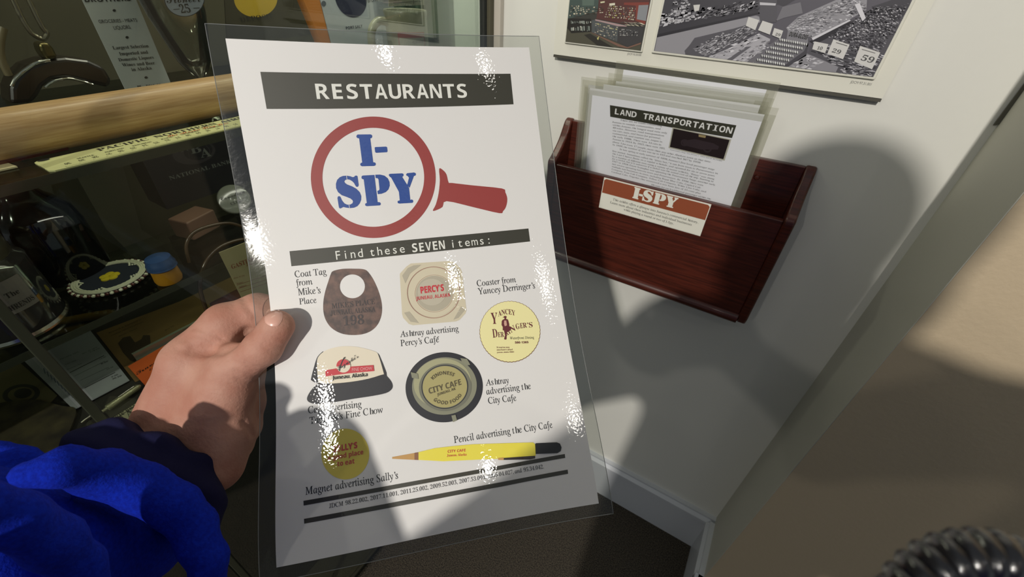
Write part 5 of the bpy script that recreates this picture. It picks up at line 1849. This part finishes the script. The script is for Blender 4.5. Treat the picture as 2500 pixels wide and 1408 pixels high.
# --- City Cafe ashtray
p = SP()
R_ = -0.12
ce = (1084.5, 945)
p.ell(ce, 94.5, 85.5, F_NAVY, 0, rot=R_, n=96)
p.ell((1085, 942), 79, 70, F_SMOKE, 1, rot=R_, n=80)
p.ell((1080, 935), 70, 60, F_SMOKE2, 2, rot=R_, n=80)
p.ell((1087, 945), 64, 58, FM('sheet_smoke_grey', (112, 112, 96)), 3, rot=R_, n=80)
p.ell((1086, 944), 57, 53.5, F_NAVY, 4, hole=0.965, rot=R_, n=80)
p.ell((1086, 944), 54, 50.5, F_OCHRE, 4, rot=R_, n=80)
for pl_ in ([(1003, 908), (1020, 912), (1022, 925), (1006, 922)], [(1124, 874), (1140, 876), (1148, 890), (1136, 893), (1128, 884)], [(1102, 1014), (1112, 1012), (1116, 1026), (1106, 1030)]):
    p.ppoly(pl_, F_SMOKE, 5)
F_OLIVE = FM('sheet_dark_ochre', (84, 74, 44))
p.ring_text('KINDNESS', 'sansbold', (1087, 948), 37, -142, -58, F_OLIVE, 6, h=8.5, ry=34)
p.text('CITY CAFE', 'sansbold', (1048.2, 961.5), (1126.5, 938.6), F_OLIVE, 6, cap=(1046, 947.5))
p.text('JUNEAU, AK', 'sansbold', (1068, 966.6), (1112.6, 951), F_OLIVE, 6, cap=(1066.5, 960.5))
p.ring_text('GOOD FOOD', 'sansbold', (1087, 944), 46, 130, 28, F_OLIVE, 6, h=8.5, ry=43, inward=True)
p.build('city_cafe_ashtray_picture', root)
# --- magnet
p = SP()
p.ell((520, 420), 166, 176, F_YELLOW, 0, **X6())
p.text('SALLY’S', 'heavy', (437, 408), (605, 377), F_SCARLET, 1, cap=(432, 366), **X6())
p.text('a good place', 'sansbold', (398, 467), (646, 420), F_SCARLET, 1, **X6())
p.text('to eat', 'sansbold', (465, 505), (585, 484), F_SCARLET, 1, **X6())
p.build('magnet_picture', root)
# --- mechanical pencil
p = SP()
p.ppoly([(845, 441), (1028, 408), (1028, 462), (845, 453)], F_GOLD, 0, **X6())
p.ppoly([(1000, 412), (1028, 408), (1028, 462), (1000, 460)], FM('sheet_bronze', (140, 92, 60)), 1, **X6())
p.ppoly([(1028, 407), (1140, 380), (1270, 365), (1400, 353), (1600, 346), (1822, 340), (1836, 352), (1840, 430), (1830, 440), (1600, 452), (1400, 461), (1200, 470), (1028, 461)], F_LEMON, 1, **X6())
p.ppoly([(1836, 352), (1840, 346), (1985, 339), (2008, 348), (2019, 375), (2013, 400), (1990, 414), (1840, 420)], F_INK, 2, **X6())
p.ppoly([(1618, 447), (1836, 432), (1836, 450), (1800, 458), (1618, 461)], F_TAGD, 2, **X6())
p.ppoly([(1578, 447), (1618, 444), (1618, 462), (1580, 461)], F_GOLD, 2, **X6())
p.text('CITY CAFE', 'sansbold', (1230, 411), (1354, 402), F_SCARLET, 2, cap=(1229, 393), **X6())
p.text('Juneau, Alaska', 'serifbold', (1225, 438), (1361, 430), F_SCARLET, 2, **X6())
p.build('pencil_picture', root)
# ================================================================== the visitor
person = empty('person', pt(415, 1090, 0.292), 'person in a blue fleece jacket holding the RESTAURANTS sheet in the left hand', 'person')
m_skin = mat('skin', (194, 148, 130), 0.62, spec=0.3, noise=(45, (180, 126, 108), (1, 1, 1)), bump=(520, 0.35, 0.0010), sss=0.06)
m_nail = mat('fingernail', (222, 172, 156), 0.3, coat=0.2)
m_fleece = mat('fleece_blue', (10, 40, 172), 0.95, spec=0.15, noise=(500, (8, 30, 146), (1, 1, 1)), bump=(900, 0.35, 0.0012))
m_cuff = mat('cuff_navy', (22, 22, 56), 0.95, spec=0.2, bump=(1100, 0.25, 0.0008))


def J(x, y, z, r):
    return (pt(x, y, z), r * z / F_PX)


BONES = [  # joint, joint, blend
    (J(392, 1040, .288, 66), J(456, 884, .286, 52), .008), (J(450, 1060, .294, 76), J(488, 895, .291, 58), .009),
    (J(500, 1060, .294, 76), J(540, 930, .290, 66), .010),
    (J(456, 882, .286, 53), J(550, 792, .294, 50), .008), (J(550, 792, .294, 49), J(628, 764, .303, 46), .004), (J(628, 762, .3015, 45), J(730, 768, .303, 37), .004),
    (J(520, 1045, .286, 72), J(575, 892, .277, 54), .014), (J(575, 894, .277, 52), J(641, 850, .2715, 43), .004), (J(641, 850, .2715, 43), J(677, 797, .2705, 39), .003),
    (J(553, 1062, .286, 62), J(526, 1132, .284, 66), .010),
    (J(480, 900, .292, 52), J(590, 905, .306, 50), .008), (J(590, 905, .306, 48), J(592, 985, .303, 46), .005), (J(592, 985, .303, 45), J(560, 1010, .294, 40), .004),
    (J(490, 960, .298, 50), J(585, 975, .308, 46), .008), (J(585, 975, .308, 44), J(590, 1040, .302, 43), .005), (J(590, 1040, .302, 42), J(560, 1060, .294, 38), .004),
    (J(490, 1020, .300, 46), J(575, 1040, .308, 40), .008), (J(575, 1040, .308, 38), J(575, 1085, .302, 37), .005), (J(575, 1085, .302, 36), J(550, 1095, .296, 34), .004),
    (J(440, 1075, .290, 84), J(330, 1230, .268, 88), .008), (J(330, 1230, .268, 88), J(160, 1460, .220, 100), .010),
]


def flat(fn):
    def g(p):
        shp = p.shape[:-1]
        return fn(p.reshape(-1, 3)).reshape(shp)
    return g


CREASE = []


def hand0(p):
    d = None
    for (a, ra), (b, rb), k in BONES:
        e = capd(p, a, b, ra, rb)
        d = e if d is None else smin(d, e, k)
    return d


def crease(px, r, depth):
    P_ = [trace(hand0, x, y, 0.2) for x, y in spline(px, 4)]
    CREASE.append((P_, r, depth))


crease([(594, 726), (602, 744), (614, 760), (624, 776)], 0.0020, 0.0020)
crease([(470, 852), (500, 856), (535, 858), (562, 848), (588, 828), (604, 806)], 0.0030, 0.0030)
crease([(655, 812), (672, 822), (692, 830)], 0.0014, 0.0006)
crease([(646, 826), (662, 836), (684, 846)], 0.0014, 0.0006)
crease([(640, 842), (655, 852), (672, 860)], 0.0014, 0.0005)
crease([(575, 905), (600, 914), (625, 920)], 0.0016, 0.0007)
crease([(580, 925), (600, 932), (622, 934)], 0.0014, 0.0006)
crease([(476, 800), (505, 808), (540, 826)], 0.0016, 0.0007)
crease([(455, 818), (490, 822), (525, 838)], 0.0014, 0.0006)
crease([(600, 880), (608, 890), (622, 896)], 0.0014, 0.0008)
crease([(560, 878), (590, 892), (618, 905)], 0.0014, 0.0005)
crease([(445, 826), (480, 836), (515, 850)], 0.0022, 0.0006)
crease([(430, 850), (470, 862), (505, 864)], 0.0020, 0.0006)
crease([(595, 1030), (608, 1045), (618, 1062)], 0.0020, 0.0012)
BUMPS = [(pt(418, 925, .268), pt(405, 1010, .268), 0.0020), (pt(480, 935, .268), pt(455, 1040, .270), 0.0018)]


def hand(p):
    d = hand0(p)
    near = np.abs(d) < 0.006
    if near.any():
        q = p[near]
        dd = d[near]
        for P_, r, dep in CREASE:
            m_ = None
            for a, b in zip(P_[:-1], P_[1:]):
                e = capd(q, a, b, 0.0, 0.0)
                m_ = e if m_ is None else np.minimum(m_, e)
            dd = dd + dep * np.exp(-(m_ / r) ** 2)
        # tendons and soft unevenness of the back of the hand
        s_ = q - ORG
        dd = dd + 0.00022 * np.sin(s_[:, 0] * 190 + 1.3) * np.sin(s_[:, 1] * 170)
        d = d.copy()
        d[near] = dd
    return d


allp = np.array([q for b in BONES for q in (b[0][0], b[1][0])])
lo = pt(60, 1500, .24)
pmin = np.minimum.reduce([pt(290, 690, .26), pt(290, 1330, .26), pt(760, 690, .26), pt(760, 1330, .26), pt(290, 690, .33), pt(290, 1330, .33), pt(760, 690, .33), pt(760, 1330, .33)]) - 0.004
pmax = np.maximum.reduce([pt(290, 690, .26), pt(290, 1330, .26), pt(760, 690, .26), pt(760, 1330, .26), pt(290, 690, .33), pt(290, 1330, .33), pt(760, 690, .33), pt(760, 1330, .33)]) + 0.004
Vh, Fh = surface_net(flat(hand), pmin, pmax, 0.0012)

# head, neck, trunk and the arm that carries the camera, all outside the picture
HC = ORG + np.array([0.19, -0.25, 0.21])


def bodyfn(p):
    a = np.array
    d = capd(p, HC + a([0, 0, 0.03]), HC + a([0.005, 0.02, -0.05]), 0.072, 0.058)
    d = smin(d, capd(p, HC + a([0, 0.066, -0.03]), HC + a([0, 0.086, -0.045]), 0.014, 0.012), 0.02)      # nose
    for sx in (-1, 1):
        d = smin(d, capd(p, HC + a([sx * 0.066, -0.01, 0.0]), HC + a([sx * 0.068, -0.015, -0.035]), 0.012, 0.010), 0.01)
        d = -smin(-d, capd(p, HC + a([sx * 0.028, 0.086, 0.0]), HC + a([sx * 0.029, 0.088, 0.0]), 0.012, 0.012), 0.012)
    d = smin(d, capd(p, HC + a([-0.018, 0.072, -0.08]), HC + a([0.018, 0.072, -0.08]), 0.006, 0.006), 0.012)
    d = smin(d, capd(p, HC + a([0, -0.02, -0.08]), HC + a([0, -0.03, -0.17]), 0.052, 0.058), 0.03)
    return d


Vb, Fb = surface_net(flat(bodyfn), HC - 0.2, HC + 0.14, 0.006)
body = net_object('body', Vh, Fh, m_skin, person)
net_object('head', Vb, Fb, m_skin, person)

# thumbnail, lying on the thumb's own surface
nc, ax1, ax2 = np.array([668.0, 774.0]), np.array([21.0, 5.5]), np.array([-6.5, 21.5])
g = 12
Vn, Fn = [], []
nrm = -(ORG + ray(668, 774) * 0.26 - ORG)
nrm /= np.linalg.norm(nrm)
for off in (0.0006, -0.0004):
    for j in range(g + 1):
        for i in range(g + 1):
            s_, t_ = 2 * i / g - 1, 2 * j / g - 1
            ss, tt = s_ * math.sqrt(1 - 0.42 * t_ * t_), t_ * math.sqrt(1 - 0.42 * s_ * s_)
            q = nc + ax1 * ss + ax2 * tt
            p_ = trace(hand0, q[0], q[1], 0.2)
            rim = max(abs(s_), abs(t_)) ** 4
            Vn.append(p_ + nrm * (off * (1 - 0.75 * rim) if off > 0 else off))
n1 = (g + 1) ** 2
for j in range(g):
    for i in range(g):
        a_ = j * (g + 1) + i
        Fn += [(a_, a_ + 1, a_ + g + 2, a_ + g + 1), (a_ + n1, a_ + g + 1 + n1, a_ + g + 2 + n1, a_ + 1 + n1)]
rg = list(range(g + 1)) + [j * (g + 1) + g for j in range(1, g + 1)] + [g * (g + 1) + i for i in range(g - 1, -1, -1)] + [j * (g + 1) for j in range(g - 1, 0, -1)]
Fn += [(rg[i], rg[(i + 1) % len(rg)], rg[(i + 1) % len(rg)] + n1, rg[i] + n1) for i in range(len(rg))]
MB().add(Vn, Fn).build('thumbnail', m_nail, person, smooth=True)

# navy cuff
CA, CB = (424, 1098, .282), (345, 1205, .266)
CU = [(J(*CA, 128), J(*CB, 146), .02)]
RIDGE = [([(225, 1080), (285, 1050), (345, 1062), (405, 1100), (455, 1150), (490, 1205), (500, 1250)], 44, .262),
         ([(195, 1115), (270, 1100), (350, 1120), (410, 1165), (450, 1220), (465, 1270)], 44, .254)]


def cuff(p):
    d = None
    for (a, ra), (b, rb), k in CU:
        e = capd(p, a, b, ra, rb)
        d = e if d is None else smin(d, e, k)
    # open at the wrist: cut by a plane across the forearm
    a, b = pt(*CA), pt(*CB)
    dr = (a - b) / np.linalg.norm(a - b)
    rag = 0.0022 * np.sin(((p - a) @ np.cross(dr, FWD)) * 260)
    pl = (p - (a + dr * 0.004)) @ dr + rag
    for pts_, r, z in RIDGE:
        P_ = [pt(x, y, z) for x, y in pts_]
        m_ = None
        for u_, v_ in zip(P_[:-1], P_[1:]):
            e = capd(p, u_, v_, r * z / F_PX, r * z / F_PX)
            m_ = e if m_ is None else np.minimum(m_, e)
        d = smin(d, m_, 0.012)
    s_ = p - ORG
    d = d + 0.0012 * np.sin(((s_ @ dr)) * 330 + 9 * (s_ @ RGT))
    return -smin(-d, -pl, 0.006)


lo = np.minimum.reduce([pt(x, y, z) for x in (100, 600) for y in (980, 1400) for z in (.18, .33)])
hi = np.maximum.reduce([pt(x, y, z) for x in (100, 600) for y in (980, 1400) for z in (.18, .33)])
Vc, Fc_ = surface_net(flat(cuff), lo, hi, 0.0022)
net_object('cuff', Vc, Fc_, m_cuff, person)

# blue fleece: left sleeve with its folds, trunk, right arm
ROLL_ = [[(70, 1155, .188, 34), (150, 1140, .195, 46), (250, 1152, .214, 52), (350, 1192, .224, 52), (430, 1235, .230, 50), (480, 1285, .233, 44), (492, 1340, .234, 34)],
         [(-260, 1290, .134, 66), (-70, 1240, .146, 62), (40, 1265, .158, 60), (130, 1325, .172, 54), (195, 1380, .184, 48), (210, 1460, .190, 50)],
         [(480, 1340, .226, 38), (512, 1365, .228, 36), (505, 1430, .230, 44)], [(-120, 1150, .222, 34), (-20, 1112, .226, 34), (60, 1118, .228, 28), (110, 1140, .228, 22)]]


def sleeve(p):
    d = capd(p, pt(325, 1300, .258), pt(-97, 1440, .195), 0.032, 0.056)
    a, b = pt(*CA), pt(*CB)
    dr = (a - b) / np.linalg.norm(a - b)
    d = -smin(-d, -((p - (a - dr * 0.030)) @ dr), 0.010)
    for row in ROLL_:
        m_ = None
        for u_, v_ in zip(row[:-1], row[1:]):
            e = capd(p, pt(*u_[:3]), pt(*v_[:3]), u_[3] * u_[2] / F_PX, v_[3] * v_[2] / F_PX)
            m_ = e if m_ is None else smin(m_, e, 0.004)
        d = smin(d, m_, 0.008)
    s_ = p - ORG
    return d + 0.0008 * np.sin(s_[:, 0] * 260 + s_[:, 2] * 140) * np.sin(s_[:, 1] * 230)


lo = np.minimum.reduce([pt(x, y, z) for x in (-420, 640) for y in (1020, 1780) for z in (.075, .30)])
hi = np.maximum.reduce([pt(x, y, z) for x in (-420, 640) for y in (1020, 1780) for z in (.075, .30)])
Vs, Fs = surface_net(flat(sleeve), lo, hi, 0.0030)
SHL, SHR = ORG + np.array([0.113, -0.27, 0.055]), ORG + np.array([0.37, -0.27, 0.085])


def coat(p):
    a = lambda q: ORG + np.array(q)
    chest = a([0.23, -0.31, -0.10])
    d = capd(p, chest, a([0.23, -0.32, -0.62]), 0.13, 0.16)
    d = smin(d, capd(p, SHL, chest, 0.066, 0.10), 0.02)
    d = smin(d, capd(p, SHR, chest, 0.066, 0.10), 0.02)
    d = smin(d, capd(p, SHL, a([0.19, -0.27, 0.10]), 0.062, 0.068), 0.02)
    d = smin(d, capd(p, SHR, a([0.20, -0.27, 0.10]), 0.062, 0.068), 0.02)
    elb = a([-0.045, -0.24, -0.155])
    d = smin(d, capd(p, SHL, elb, 0.064, 0.050), 0.03)
    d = smin(d, capd(p, elb, a([-0.150, -0.075, -0.170]), 0.050, 0.038), 0.02)
    elr, wr_ = a([0.42, -0.22, -0.20]), a([0.13, -0.075, -0.10])
    d = smin(d, capd(p, SHR, elr, 0.064, 0.052), 0.03)
    d = smin(d, capd(p, elr, wr_, 0.052, 0.036), 0.02)
    d = smin(d, capd(p, wr_, a([0.055, -0.055, -0.035]), 0.034, 0.026), 0.02)
    return d


Vt, Ft = surface_net(flat(coat), ORG + np.array([-0.26, -0.52, -0.80]), ORG + np.array([0.54, 0.02, 0.22]), 0.010)
net_object('jacket', list(Vs) + list(Vt), np.concatenate([Fs, Ft + len(Vs)]), m_fleece, person)


def hair(p):
    a = np.array
    d = capd(p, HC + a([0, -0.012, 0.055]), HC + a([0, -0.02, -0.02]), 0.075, 0.070)
    return np.maximum(d, (p - HC) @ a([0, 0.8, -0.6]) - 0.035)


Vr, Fr = surface_net(flat(hair), HC - 0.16, HC + 0.16, 0.007)
net_object('hair', Vr, Fr, mat('hair_brown', (52, 40, 30), 0.6, bump=(300, 0.8, 0.004)), person)

# ================================================================== ribbed cord close to the lens
zc = 0.062
cen = (2395, 1530)
ctr = pt(*cen, zc)
mb = MB()
path = []
N_ = 900
ring_r = 175 * zc / F_PX
for i in range(N_):
    a = i / N_ * 2 * math.pi
    radial = RGT * math.cos(a) * 1.12 + UPV * math.sin(a)
    t_ = 32 * a
    path.append(ctr + radial * (ring_r + 0.0024 * math.cos(t_)) - FWD * (0.0024 * math.sin(t_)))
mb.tube(path, 0.00145, 8, closed=True)
cord = mb.build('coiled_cord', mat('cord_black', (24, 23, 26), 0.25, coat=0.6), smooth=True)
tag(cord, 'blurred black ribbed cord loop close to the lens in the lower right corner', 'cord')
